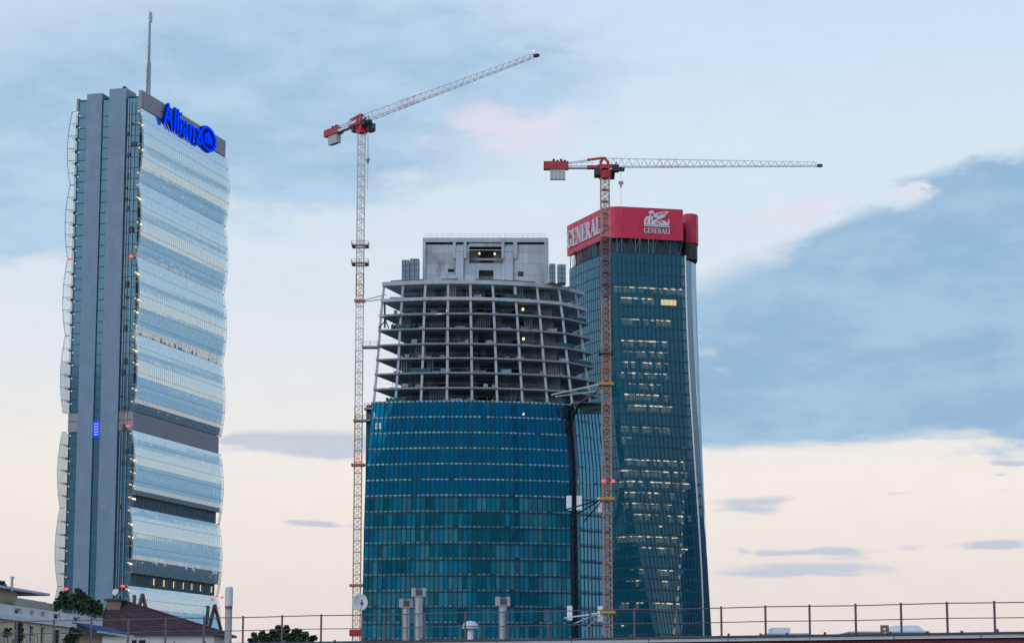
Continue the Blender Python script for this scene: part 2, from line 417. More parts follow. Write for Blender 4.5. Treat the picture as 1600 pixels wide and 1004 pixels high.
def ax(px, y=150): return aloc(hit(px, y, c0, aa)).x
x1, x2, x3, x4 = ax(136.5), ax(160), ax(171), ax(197.5)
# core and blades
MB().box(-AWd+.3, -.3, 2.2, AL-.6, 0, ztop-1.2).build('core', m_dark, AT)
for xa, xb, zt in ((x1, x2, P(150, 141.5, 692).z), (x3, x4, P(185, 136, 692).z)):
    bl = MB().box(xa, xb, -.1, 7, 0, zt)
    b_o = bl.build('cladding_blade', m_panel, AT)
MB().box(x4-1.2, x4-.4, -.2, 1.2, P(185, 136, 692).z, P(185, 133.5, 692).z).build('roof_unit', m_black, AT)
nfl = 58; fh = (ztop-8)/nfl
for nm, xa, xb, yy in (('glazed_shaft', x2, x3, .45), ('glazed_shaft', x4, -.05, .6), ('glazed_shaft', -AWd, x1, .6)):
    sh = MB().box(xa, xb, yy, yy+.3, 0, ztop-2.2).build(nm, g_lift, AT)
    tb = MB()
    for i in range(nfl):
        z = 4+i*fh; tb.box(xa+.01, xb-.01, yy-.12, yy-.004, z, z+.22)
    tb.build('transom', m_frame, sh, kind='stuff')
# pipes and ledges in the front right shaft
pp = MB()
for xx in (x4+.7, x4+1.5, x4+2.7): pp.box(xx, xx+.14, .2, .34, 0, ztop-3)
pp.build('riser_pipe', m_grey, AT, kind='stuff')
pb = MB()
for i in range(nfl):
    if random.random() < .5:
        z = 4+i*fh; xs_ = x4+.3+random.random()*1.6; pb.box(xs_, min(xs_+.5+random.random()*1.3, -.3), .1, .45, z+.3, z+.8+random.random()*1.3)
pb.build('service_box', m_dark, AT, kind='stuff')
# small blue screen on the front
sc_p = aloc(hit(151, 657, c0, aa)); sc_q = aloc(hit(151, 683, c0, aa))
scr = MB().box(x2+.15, x3-.15, -.1, .4, sc_q.z, sc_p.z).build('blue_screen', e_blue2, AT)
tl = MB(); hh = (sc_p.z-sc_q.z)
for k in range(5):
    z = sc_q.z+hh*(.15+.16*k); tl.box(x2+.45, x3-.5, -.16, -.11, z, z+.28)
tl.build('screen_text', emit('screen white', (.55, .65, 1, 1), .8), scr)
# parapet
MB().box(-.2, .75, -.1, AL+.3, zpar+.15, ztop).box(-AWd-.5, -AWd+.2, .2, AL+.3, zpar+.6, ztop-1.2).build('parapet', m_parapet, AT)
MB().box(-AWd-.4, .0, AL+.3, AL+.8, zpar, ztop-.2).build('parapet', m_parapet, AT)
MB().box(-AWd+.2, -.2, 7.2, AL+.2, ztop-1.5, ztop-1.1).build('roof_deck', m_slab, AT)
LO = .9; SAG = 1.2; NP = int(AL/1.5)
def skin_row(side, za, zb, k, n, y0, y1, npan, jit):
    m = MB()
    for j in range(npan):
        ya = y0+(y1-y0)*j/npan+.03; yb = y0+(y1-y0)*(j+1)/npan-.03
        ja, jb = random.uniform(-jit, jit), random.uniform(-jit, jit)
        pts = []
        for s in range(4):
            t = (k+.012+(.976)*s/3)/n; z = za+(zb-za)*t
            off = .55+SAG*4*t*(1-t)
            X = off if side > 0 else -AWd-off-LO
            pts.append((X, z))
        b = len(m.v)
        for X, z in pts: m.v += [(X+ja, ya, z), (X+jb, yb, z)]
        for s in range(3):
            q = (b+2*s, b+2*s+1, b+2*s+3, b+2*s+2)
            m.f.append(q if side > 0 else q[::-1])
    return m
lampm = MB().box(-.28, .28, -.25, .25, -.2, .2).mesh('corner_lamp', e_warm)
lamps_ = MB().box(-.05, .05, -1.8, 1.8, -.2, .2).mesh('room_light', emit('corner room glow', (1.0, .72, .42, 1), 3.5))
lampw = MB().box(-.13, .13, -.16, .16, -.11, .11).mesh('ceiling_lamp', emit('cool lamp', (.9, .95, 1, 1), .9))
lampi = MB().box(-.1, .1, -.45, .45, -.25, .25).mesh('ceiling_lamp_in', emit('inner lamp', (1, .97, .9, 1), 3.5))
NR = 6
for mi, (za, zb) in enumerate(mods):
    dark_last = mi in (4, 5)
    for side in (1, -1):
        root = MB()
        # backing wall behind the skin
        if side > 0: root.box(-.3, .12, .6, AL-.4, za+.12, zb-.12)
        else: root.box(-AWd-.12, -AWd+.3, .6, AL-.4, za+.12, zb-.12)
        mo = root.build('glass_module', mat('module backing', (.10, .15, .19), .6, var=.2, vscale=.3), AT)
        ends = [MB(), MB()]; bars = MB()
        for k in range(NR):
            if dark_last and k == 0 and side > 0: continue
            skin_row(side, za, zb, k, NR, .0, AL, NP, .006).build('glass_row', g_al if side > 0 else g_clear, mo)
        for k in range(NR+1):
            t = k/NR; z = za+(zb-za)*t; off = .5+SAG*4*t*(1-t)
            X = off if side > 0 else -AWd-off-LO
            lo, hi = (0.13, X) if side > 0 else (X, -AWd-.13)
            zz = min(max(z, za+.08), zb-.08)
            if 0 < k < NR: bars.box(lo, hi-.02 if side > 0 else hi, 1.4, AL-.4, zz-.14, zz+.14)
            # end frames: horizontal arms at both ends
            for ye in (-.9, AL+2.0):
                bars.box(min(0, X)-.02 if side > 0 else X, X if side > 0 else -AWd+.1, ye-.06, ye+.06, zz-.07, zz+.07)
            for y0, y1 in ((-.9, 0.0), (AL, AL+2.0)):
                bars.box(X-.05, X+.05, y0, y1, zz-.05, zz+.05)
        for k in range(NR):
            for q_, (y0, y1) in enumerate(((-.95, -.03), (AL+.03, AL+2.1))):
                r = skin_row(side, za, zb, k, NR, y0, y1, 1, 0); e_ = ends[q_]
                e_.f += [tuple(i+len(e_.v) for i in f) for f in r.f]; e_.v += r.v
            # upright edge of the cavity
            for ye in (-.93, AL+2.06):
                for s in range(2):
                    ta, tb2 = (k+s/2)/NR, (k+s/2+.5)/NR
                    xa = .5+SAG*4*ta*(1-ta); xb = .5+SAG*4*tb2*(1-tb2)
                    if side < 0: xa, xb = -AWd-xa-LO, -AWd-xb-LO
                    bars.bar((xa, ye, za+(zb-za)*ta), (xb, ye, za+(zb-za)*tb2), .07)
        for q_ in range(2):
            ends[q_].build('glass_fin', g_clear, mo)
        if side < 0:
            # glazed end wall of the cavity, split by floor
            for k in range(NR):
                ta, tb2 = k/NR, (k+1)/NR; xa = .45+SAG*4*ta*(1-ta); xb = .45+SAG*4*tb2*(1-tb2)
                z0, z1 = za+(zb-za)*ta+.1, za+(zb-za)*tb2-.1
                MB().poly([(-AWd-xa-LO, -.7, z0), (-AWd-.1, -.7, z0), (-AWd-.1, -.7, z1), (-AWd-xb-LO, -.7, z1)]).build('end_pane', g_clear, mo)
        bars.build('end_frame', m_grey, mo)
        if side > 0:
            vg = MB()
            for j in range(NP+1):
                yy = min(AL*j/NP, AL-.01)
                for k in range(NR):
                    if dark_last and k == 0: continue
                    for s_ in range(2):
                        ta, tb2 = (k+s_/2)/NR, (k+s_/2+.5)/NR
                        vg.bar((.56+SAG*4*ta*(1-ta), yy, za+(zb-za)*ta), (.56+SAG*4*tb2*(1-tb2), yy, za+(zb-za)*tb2), .045)
            vg.build('mullion_grid', m_light_frame, mo, kind='stuff')
        # lamps at the corner on each floor
        for k in range(NR):
            z = za+(zb-za)*(k+.72)/NR; t = (k+.72)/NR; off = SAG*4*t*(1-t)
            if side > 0:
                if random.random() < .72:
                    lo_ = link('corner_lamp', lampm, AT, (.12+.3*off, -.3, z)); lo_.scale = (random.uniform(.5, 1.2), 1, random.uniform(.5, 1.1))
                    lo_ = link('corner_lamp', lamps_, AT, (.3+.4*off, 2.2, z-.25)); lo_.scale = (1, random.uniform(.3, 1.2), 1)
            else:
                link('ceiling_lamp', lampw, AT, (-AWd+.5, .5, z))
        if dark_last and side > 0:
            z0, z1 = za+.1, za+(zb-za)/NR
            MB().box(.14, .2, 1, AL-.5, z0, z1).build('dark_gallery', mat('gallery wall', (.15, .22, .26), .5, var=.2), mo)
            gm = MB()
            for j in range(NP): gm.box(.3, .55, 1+j*1.5, 1.12+j*1.5, z0, z1-.1)
            gm.build('gallery_mullion', mat('gallery mullion grey', (.12, .17, .2), .5), mo, kind='stuff')
            if mi == 5:
                for px in (240, 256, 271, 286, 300, 314, 331, 338):
                    q = aloc(hit(px, 905+(px-240)*.12, c0+an*.3, an))
                    MB().box(.22, .32, q.y-.5, q.y+.5, z0+.9, z1-.9).build('gallery_lamp', e_warm, AT)
# blank plant floor
zg0, zg1 = mods[4][1]+.1, mods[3][0]-.1
MB().box(-AWd-.3, .45, .5, AL+.2, zg0, zg1).build('plant_floor_band', m_parapet, AT)
# a few ceiling lamps seen through the skin
for px, py in ((254, 407), (269, 413), (283, 419), (298, 425), (254, 425), (269, 431), (284, 437), (298, 444), (313, 451), (279, 592), (264, 607), (279, 613),
               (294, 617), (308, 622), (248, 643), (263, 648), (278, 652), (258, 292), (287, 308), (315, 322), (245, 808), (274, 813), (336, 860), (333, 881), (330, 900), (335, 750), (335, 768), (268, 955), (283, 957), (298, 958)):
    q = aloc(hit(px, py, c0+an*.4, an)); link('ceiling_lamp', lampi, AT, (.3, q.y, q.z))
# golden struts
for px, py in ((222, 928), (335, 945)):
    q = aloc(hit(px, py, c0+an*2.2, an)); x0 = 2.3
    st = MB(); st.bar((x0, q.y, q.z), (x0+1.2, q.y-30, 0), .85); st.bar((x0, q.y, q.z+.3), (x0+13, q.y+2, 0), .85)
    st.build('strut', m_gold, AT)
    MB().bar((x0+.5, q.y-8.5, q.z-14), (x0+3.9, q.y+.6, q.z-14), .8).build('strut_tie', m_gold, AT)
# red aviation lamps
rl = MB().box(-.45, .45, -.3, .3, -.3, .3).mesh('warning_lamp', e_red)
for px, py in ((192, 915), (104, 919), (200, 665), (108, 405), (205, 400)):
    q = aloc(hit(px, py, c0-aa*.8, aa)); link('warning_lamp', rl, AT, (q.x, -.9, q.z))
q = aloc(hit(341, 932, c0+an*2, an)); link('warning_lamp', rl, AT, (2.3, AL+1.2, q.z))
# antenna
ab = aloc(P(231.5, 141, 722)); at_ = aloc(P(234.5, 20, 722))
am = MB(); zb_, zt_ = ztop-1.2, at_.z; zm = zb_+(zt_-zb_)*.52
for i in range(4):
    a0 = math.pi/4+i*math.pi/2
    for (z0, r0, z1, r1) in ((zb_, .75, zm, .55), (zm, .35, zt_, .18)):
        am.bar((ab.x+r0*math.cos(a0), ab.y+r0*math.sin(a0), z0), (ab.x+r1*math.cos(a0), ab.y+r1*math.sin(a0), z1), .2)
z = zb_; i = 0
while z < zt_-1:
    r = .65 if z < zm else .27; a0 = math.pi/4+(i % 4)*math.pi/2; a1 = a0+math.pi/2
    am.bar((ab.x+r*math.cos(a0), ab.y+r*math.sin(a0), z), (ab.x+r*math.cos(a1), ab.y+r*math.sin(a1), z+1.1), .14); z += .9; i += 1
ant = am.build('antenna_mast', m_grey, AT)
MB().tube((ab.x, ab.y, zb_), (ab.x, ab.y, zm), .5, .42, 8).tube((ab.x, ab.y, zm), (ab.x, ab.y, zt_), .2, .12, 8).build('antenna_core', m_grey, ant)
rg = MB()
for i in range(14):
    z = zm+(zt_-zm)*(.05+.065*i); rg.bar((ab.x-.9, ab.y, z), (ab.x, ab.y, z), .07)
rg.box(ab.x+.1, ab.x+.7, ab.y-.3, ab.y+.3, zt_-3.2, zt_-1.0); rg.box(ab.x+.15, ab.x+.6, ab.y-.2, ab.y+.2, zt_-.8, zt_+.2)
rg.build('antenna_element', m_grey, ant, kind='stuff')
link('warning_lamp', MB().box(-.2, .2, -.2, .2, -.2, .2).mesh('lamp_small', e_red), ant, (ab.x-.2, ab.y, zt_+.35))
# roof edge clutter
rc = MB()
for i in range(9): rc.box(-AWd+1+i*1.9, -AWd+1.08+i*1.9, 7.3, 7.4, ztop-1.1, ztop+.2)
rc.build('roof_rail', m_light_frame, AT, kind='stuff')

# ---- its lit sign
def glyph(ch, size, bold):
    cu = bpy.data.curves.new('glyph', 'FONT'); cu.body = ch; cu.size = size; cu.extrude = .06; cu.offset = bold; cu.resolution_u = 6
    ob = bpy.data.objects.new('glyph', cu); COL.objects.link(ob)
    bpy.context.view_layer.update()
    me = bpy.data.meshes.new_from_object(ob.evaluated_get(bpy.context.evaluated_depsgraph_get()))
    bpy.data.objects.remove(ob); return me
sgn_a = aloc(hit(256, 192, c0+an*1.9, an)); sgn_b = aloc(hit(317, 222, c0+an*1.9, an))
sg = thing('rooftop_sign', 'glowing blue name sign with round emblem on the left tower top', 'sign', (c0.x, c0.y, 0), -HA)
Mrot = Matrix(((0, 0, 1, 0), (1, 0, 0, 0), (0, 1, 0, 0), (0, 0, 0, 1)))    # text x->+y, text y->+z, text z->+x
e_deep = emit('deep blue', (0, .008, .13, 1), 1)
word = 'Allianz'; adv = 0; items = []
hA = 7.6
for ch in word:
    me = glyph(ch, hA/.73*1.0, .1); xs = [v.co.x for v in me.vertices]
    w = max(xs)-min(xs); items.append((me, adv-min(xs))); adv += w+1.05
sclx = (sgn_b.y-sgn_a.y)/adv
zbase = aloc(hit(287, 211, c0+an*1.9, an)).z
for me, ox in items:
    for v in me.vertices: v.co.x = (v.co.x+ox)*sclx
    bk = me.copy()
    me.transform(Mrot); me.materials.clear(); me.materials.append(e_blue)
    lo = link('letter', me, sg, (1.9, sgn_a.y, zbase))
    bk.transform(Mrot); bk.materials.clear(); bk.materials.append(e_deep)
    link('letter_casing', bk, lo, (-.6, 0, 0))
ec = aloc(hit(327.5, 217, c0+an*1.9, an)); rad = 4.0; ry = aloc(hit(340, 217, c0+an*1.9, an)).y-ec.y
fr = (Vector((1.5, ec.y, ec.z)), Vector((0, ry/rad, 0)), Vector((0, 1*.97, 0)), Vector((1, 0, 0)))
fr = (Vector((1.5, ec.y, ec.z)), Vector((0, ry/rad, 0)), Vector((0, 0, 1.0)), Vector((1, 0, 0)))
disc = MB().flat([(rad*1.02*math.cos(t*math.pi/20), rad*1.02*math.sin(t*math.pi/20)) for t in range(40)], fr, -.7, .0).build('emblem_disc', e_deep, sg)
ringm = MB()
for t in range(40):
    a0, a1 = t*math.pi/20, (t+1)*math.pi/20
    ringm.flat([(rad*math.cos(a0), rad*math.sin(a0)), (rad*math.cos(a1), rad*math.sin(a1)), (rad*.8*math.cos(a1), rad*.8*math.sin(a1)), (rad*.8*math.cos(a0), rad*.8*math.sin(a0))], fr, .02, .12)
ringm.build('emblem_ring', e_blue, sg)
for (xa, xb, ya, yb) in ((-1.9, -.95, -1.7, .9), (-.5, .5, -1.7, 2.2), (.95, 1.9, -1.7, .9)):
    MB().flat([(xa, ya), (xb, ya), (xb, yb), (xa, yb)], fr, .02, .12).build('emblem_bar', e_blue, sg)
MB().flat([(-1.6, .95), (-.6, .95), (-.55, 1.75), (-1.2, 1.5)], fr, .02, .11).build('emblem_bar', e_blue, sg)
MB().flat([(1.6, .95), (1.2, 1.5), (.55, 1.75), (.6, .95)], fr, .02, .11).build('emblem_bar', e_blue, sg)
sb = MB()
for i in range(12):
    yy = sgn_a.y+.5+(ec.y-sgn_a.y)*i/11; sb.bar((.6, yy, zbase+1.5), (1.3, yy, zbase+1.5), .12); sb.bar((.6, yy, zbase+4), (1.3, yy, zbase+4), .12)
sb.bar((1.0, sgn_a.y, zbase+1.5), (1.0, ec.y, zbase+1.5), .12); sb.bar((1.0, sgn_a.y, zbase+4), (1.0, ec.y, zbase+4), .12)
sb.build('sign_bracket', m_black, sg)

# ================================================================== unfinished concrete tower
YF = 606.0
UT = thing('unfinished_tower', 'unfinished tower, bare concrete floors above dark blue glass, between the cranes', 'tower', (-5, YF, 0))
def zy(y, Y=YF): return P(740, y, Y).z
tl_, tr_ = [], []
for y, px in ((1000, 566), (800, 569.5), (720, 573), (625, 581), (560, 587), (490, 592), (437, 597)): tl_.append((zy(y), P(px, y, YF+3).x+5))
for y, px in ((1000, 956), (800, 953), (720, 950), (625, 940), (560, 931), (490, 922), (437, 914)): tr_.append((zy(y), P(px, y, YF+12).x+5))
def XL(z): return interp(tl_, z)
def XR(z): return interp(tr_, z)
def Fp(s, z, off=0.0):
    y = 28*(s-.35)**2+(45*(s-.875) if s > .875 else 0)
    a = XL(z); b = XR(z)
    dx = (b-a); dy = 56*(s-.35)+(45 if s > .875 else 0)
    n = Vector((dy, -dx, 0)).normalized()
    return Vector((a+dx*s, y, z))+n*off
lev = [zy(y) for y in (625, 604, 580.5, 557.5, 535, 511.5, 488, 463.5, 437)]
def slab_poly(z, so=0, sb_=1.0):
    pts = [Fp(i/24, z, so) for i in range(25)]
    return pts+[Vector((XR(z)-6, 36, z)), Vector((XL(z)+9, 34, z))]
def slab(z, th, name='floor_slab', m=m_slab):
    return MB().prism([(p.x, p.y) for p in slab_poly(z)], z-th, z).build(name, m, UT)
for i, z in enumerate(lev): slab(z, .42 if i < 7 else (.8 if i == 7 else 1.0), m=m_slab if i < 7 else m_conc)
# broken upstand edge on the top slab
ed = MB()
for i in range(24):
    a, b = Fp(i/24, lev[-1], -.1), Fp((i+1)/24, lev[-1], -.1)
    if random.random() < .8: ed.bar(a+Vector((0, 0, .14)), b+Vector((0, 0, .14+random.random()*.1)), .15, .3)
ed.build('edge_upstand', m_conc_d, UT)
# guard rails on the slabs
for i, z in enumerate(lev[:-1]):
    g = MB()
    for k in range(24):
        a, b = Fp(k/24, z, -.12), Fp((k+1)/24, z, -.12)
        g.bar(a+Vector((0, 0, 1.0)), b+Vector((0, 0, 1.0)), .03)
        if k % 2 == 0: g.bar(a, a+Vector((0, 0, 1.05)), .05)
    g.build('guard_rail', m_grey, UT)
# columns
for s in (.004, .10, .212, .325, .435, .545, .655, .765, .875, .965):
    m = MB()
    for za, zb, t in zip(lev, lev[1:], (.42,)*6+(.8, 1.0)):
        m.bar(Fp(s, za, -.75)+Vector((0, 0, .003)), Fp(s, zb, -.75)-Vector((0, 0, t+.003)), .62)
    m.build('column', m_conc, UT)
for xo, yo in ((6.5, 18), (9.5, 31), (-6.5, 33), (-3.5, 24)):
    m = MB()
    for za, zb in zip(lev, lev[1:]):
        xa = (XL(za)+xo if xo > 0 else XR(za)+xo); m.box(xa, xa+.6, yo, yo+.6, za+.004, zb-1.01)
    m.build('column', m_conc, UT)
m_net = mat('debris netting', (.03, .09, .10), .9, var=.2, vscale=2)
for i, (za, zb) in enumerate(zip(lev, lev[1:])):
    c = MB(); th_ = .42 if i < 6 else (.8 if i == 6 else 1.0)
    for _ in range(16):
        s_ = random.uniform(.03, .97); o = -random.uniform(1.2, 6); p = Fp(s_, za, o); w = random.uniform(.3, 1.4); h = random.uniform(.2, 1.3)
        c.box(p.x-w, p.x+w, p.y-.4, p.y+.4, za+.01, za+h)
    c.build('material_stack', random.choice((m_form, m_conc_d, m_grey, m_slab)), UT, kind='stuff')
    c = MB()
    for _ in range(9):
        s_ = random.uniform(.03, .97); o = -random.uniform(1.0, 5)
        for q in range(random.randint(2, 6)):
            p = Fp(min(s_+q*.011, .99), za, o); c.bar((p.x, p.y, za+.01), (p.x, p.y, zb-th_-.01), .09)
    c.build('steel_prop', random.choice((m_grey, m_frame, m_form)), UT, kind='stuff')
    for _ in range(1):
        s_ = random.choice((.01, .06, .16, .27, .38, .6, .71, .82, .9)); n_ = 5; c = MB()
        for q in range(n_):
            a, b = Fp(s_+.09*q/n_, za, -.2-.12*random.random()), Fp(s_+.09*(q+1)/n_, za, -.2-.12*random.random()); h = 1.1 if random.random() < .75 else .7
            c.poly((a+Vector((0, 0, .05)), b+Vector((0, 0, .05)), b+Vector((0, 0, h)), a+Vector((0, 0, 1.1))))
        c.build('safety_net', m_net, UT)
# core walls storey by storey, with real openings
def cx(px, y=520, Y=YF+9): return P(px, y, Y).x+5
for i, (za, zb) in enumerate(zip(lev, lev[1:])):
    t = .42 if i < 6 else (.8 if i == 6 else 1.0)
    z0, z1 = za+.005, zb-t-.005
    lx = cx(641+i*2.2); rx = cx(878-i*2.6)
    ops = [(747, 771, .78)]
    if i in (1, 3, 6): ops.append((686, 699, .55))
    if i in (0, 2, 4, 6, 7): ops.append((800, 811, .6))
    if i in (7,): ops += [(733, 741, .6), (776, 786, .6)]
    if i == 5: ops.append((812, 818, .8))
    ops.sort(); w = MB(); x = lx
    for a, b, h in ops:
        a, b = cx(a), cx(b); w.box(x, a, 9, 9.6, z0, z1); w.box(a, b, 9.02, 9.58, z0+(z1-z0)*h, z1); x = b
    w.box(x, rx, 9, 9.6, z0, z1)
    w.box(lx, lx+.5, 9.6, 26, z0, z1); w.box(rx-.5, rx, 9.6, 26, z0, z1); w.box(lx+.5, rx-.5, 25.5, 26, z0, z1)
    w.box(lx+.5, rx-.5, 15, 15.3, z0, z1)
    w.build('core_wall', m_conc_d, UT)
# head of the core
zt0, zt1 = lev[-1]+.003, zy(373, YF+7)
def hx(px): return cx(px, 400, YF+6)
hd = MB()
def hwall(pa, pb, ya, yb, z0, z1): hd.box(hx(pa), hx(pb), ya, yb, z0, z1)
zH = lambda y: zy(y, YF+6)
# front wall built round its openings: hall 733-786 / 386-411, door 748-771 / 423-433, holes
cols = [(661, 700), (700, 710), (710, 733), (733, 748), (748, 771), (771, 786), (786, 809), (809, 818), (818, 857)]
for a, b in cols:
    if (a, b) in ((733, 748), (771, 786)):
        hwall(a, b, 6, 6.6, zt0, zH(411)); hwall(a, b, 6, 6.6, zH(385), zH(379.5))
    elif (a, b) == (748, 771):
        hwall(a, b, 6, 6.6, zH(422), zH(411)); hwall(a, b, 6, 6.6, zH(385), zH(379.5))
    elif (a, b) == (700, 710):
        hwall(a, b, 6, 6.6, zt0, zH(425)); hwall(a, b, 6, 6.6, zH(420), zH(382))
    elif (a, b) == (809, 818):
        hwall(a, b, 6, 6.6, zt0, zH(432)); hwall(a, b, 6, 6.6, zH(424), zH(382))
    else: hwall(a, b, 6, 6.6, zt0, zH(382))
ho = hd.build('core_head', m_head, UT)
hb = MB()
sdz = zt1-zt0
for pa, pb, q in ((661, 665, 1), (853, 857, -1)):
    # sloping end walls
    xa, xb = hx(pa), hx(pb)
    hb.v += [(xa, 6.6, zt0), (xb, 6.6, zt0), (xb, 20, zt0), (xa, 20, zt0), (xa, 6.6, zt1), (xb, 6.6, zt1), (xb, 20, zt1), (xa, 20, zt1)]
    n = len(hb.v)-8
    for f in ((3, 2, 1, 0), (4, 5, 6, 7), (0, 1, 5, 4), (1, 2, 6, 5), (2, 3, 7, 6), (3, 0, 4, 7)): hb.f.append(tuple(n+i for i in f))
hb.box(hx(665), hx(853), 19.4, 20, zt0, zt1-.6)
hb.box(hx(665), hx(853), 12, 12.3, zt0, zH(425)).box(hx(665), hx(748), 12, 12.3, zH(425), zH(384)).box(hx(771), hx(853), 12, 12.3, zH(425), zH(384))
hb.box(hx(733), hx(786), 9, 9.5, zH(403), zH(400))
hb.build('core_side_wall', m_conc, UT)
tb = MB(); tb.box(hx(660.5), hx(856.5), 5.5, 6.5, zH(378.5), zt1).build('roof_beam', m_conc, UT)
for a, b in ((660.5, 665), (708, 712), (724.5, 729), (783.5, 788), (802, 808), (850.5, 856.5)):
    z0 = zt0 if a in (660.5, 850.5) else zH(404); MB().box(hx(a), hx(b), 5.45, 5.99, z0, zH(378.7)).build('pier', m_conc, UT)
for a, b in ((712.5, 724), (788.5, 801.5)):
    MB().box(hx(a), hx(b), 5.3, 5.98, zt0, zH(394)).build('buttress', m_conc, UT)
    MB().box(hx(a), hx(b), 5.6, 5.98, zH(393), zH(386)).build('buttress', m_conc, UT)
rr = MB()
for i in range(22):
    x = hx(664)+(hx(852)-hx(664))*i/21; rr.bar((x, 5.7, zt1), (x, 5.7, zt1+1.1), .07)
rr.bar((hx(664), 5.7, zt1+1.05), (hx(852), 5.7, zt1+1.05), .06); rr.bar((hx(664), 5.7, zt1+.55), (hx(852), 5.7, zt1+.55), .05)
rr.build('roof_rail', m_light_frame, UT)
wl_ = MB().box(-.22, .22, -.2, .2, -.22, .22).mesh('work_lamp', e_white)
ww_ = MB().box(-.27, .27, -.2, .2, -.27, .27).mesh('work_lamp_warm', emit('sodium', (1, .72, .35, 1), 3))
for px, py in ((749, 396), (773, 396.5)): p = P(px, py, YF+7.5); link('work_lamp', wl_, UT, (p.x+5, 7.5, p.z))
for px, py in ((817, 483), (818, 529)): p = P(px, py, YF+5); link('work_lamp', ww_, UT, (p.x+5, 5, p.z))
for px, py in ((818, 648), (698, 481)): p = P(px, py, YF+1.0); link('work_lamp', wl_, UT, (p.x+5, -.9 if px == 818 else 5, p.z))
# white steel beam and torn netting on the left of the third level down
bz = lev[5]+3.55
MB().bar(Fp(-.005, bz, .05), Fp(.30, bz, .05), .28).build('edge_beam', m_white, UT)
nb = MB()
for (s0, z0, s1, z1) in ((.0, .4, .05, 3.5), (.05, .2, .02, 3.6), (.07, .3, .10, 3.2), (.1, 3.5, .06, .8), (.02, 7.4, .03, .4), (.12, .5, .13, 3.4)):
    nb.bar(Fp(s0, lev[5]+z0, -.2), Fp(s1, lev[5]+z1, -.3), .5, .12)
nb.build('torn_netting', m_mull, UT)
# formwork towers beside the core head
for px0, px1, py in ((628, 640, 407), (641, 655, 405), (858, 868, 413), (871, 884, 414)):
    a = P(px0, py, YF+5); b = P(px1, py, YF+5)
    f = MB().box(a.x+5, b.x+5, 4, 8.5, lev[-1]+.01, a.z).build('formwork_box', m_form, UT)
    j = MB()
    for k in range(1, 4): j.box(a.x+4.99, b.x+5.01, 3.94, 3.995, lev[-1]+(a.z-lev[-1])*k/4, lev[-1]+(a.z-lev[-1])*k/4+.1)
    j.box((a.x+b.x)/2+4.95, (a.x+b.x)/2+5.05, 3.93, 3.99, lev[-1]+.1, a.z); j.build('formwork_joint', m_frame, f)
# ---- glazed lower part
FH = (zy(625)-zy(1000))/15.2
zr = [lev[0]-.45-FH*k for k in range(int((lev[0]-6)/FH)+1)]
NC = 44; S1 = .835; S2 = .875; NC2 = 8
MB().prism([(p.x, p.y) for p in [Fp(i/20*.83, zr[-1], -1.6) for i in range(21)]+[Vector((XR(40)-9, 16, 0)), Vector((XR(40)-8, 36, 0)), Vector((XL(40)+9, 34, 0))]], 0, lev[0]-.5).build('inner_body', m_dark, UT)
MB().box(XL(60)+4, XR(40)-5, 8, 30, 0, 5.9).build('podium', m_slab, UT)
def pane(s0, s1, z0, z1, off):
    m = MB(); a, b, c, d = Fp(s0, z0, off), Fp(s1, z0, off), Fp(s1, z1, off), Fp(s0, z1, off)
    return a, b, c, d
def add_pane(m, s0, s1, z0, z1, jit=.012):
    q = pane(s0, s1, z0, z1, 0.0); n = (q[1]-q[0]).cross(q[3]-q[0]).normalized()
    m.poly([p+n*random.uniform(-jit, jit) for p in q])
rows_up = MB(); rows_rest = MB(); rows_hz = MB(); rows_dk = MB(); side_r = MB()
ind = 0
for k, zt in enumerate(zr[:-1]):
    zb = zr[k+1]
    for c in range(NC):
        s0 = S1*c/NC+.0008; s1 = S1*(c+1)/NC-.0008
        z0, z1 = zb+.52, zt-.03
        if k < 6: add_pane(rows_up, s0, s1, z0, z1)
        elif ind < 300:
            ind += 1; m = MB(); add_pane(m, s0, s1, z0, z1, .02)
            q_ = mnoise.noise(Vector((c*.16, k*.55, 3.3)))+random.uniform(-.25, .25); m.build('glass_pane', g_pw_hz if q_ > .12 else (g_pw_dk if q_ < -.28 else g_pw_lo), UT)
        else:
            q_ = mnoise.noise(Vector((c*.16, k*.55, 3.3)))+random.uniform(-.25, .25)
            add_pane(rows_hz if q_ > .2 else (rows_dk if q_ < -.25 else rows_rest), s0, s1, z0, z1, .02)
    for c in range(NC2):
        s0 = S2+(1-S2)*c/NC2+.0008; s1 = S2+(1-S2)*(c+1)/NC2-.0008
        add_pane(side_r, s0, s1, zb+.52, zt-.03)
hb2 = MB().box(hx(665), hx(853), 6.65, 19.3, zt1-.55, zt1-.1).build('head_roof', m_slab, UT)
rows_up.build('upper_glazing', g_pw_up, UT, kind='stuff'); rows_rest.build('lower_glazing', g_pw_lo, UT, kind='stuff'); rows_hz.build('lower_glazing', g_pw_hz, UT, kind='stuff'); rows_dk.build('lower_glazing', g_pw_dk, UT, kind='stuff'); side_r.build('side_glazing', g_pw_r, UT, kind='stuff')
sp_a = MB(); sp_b = MB()
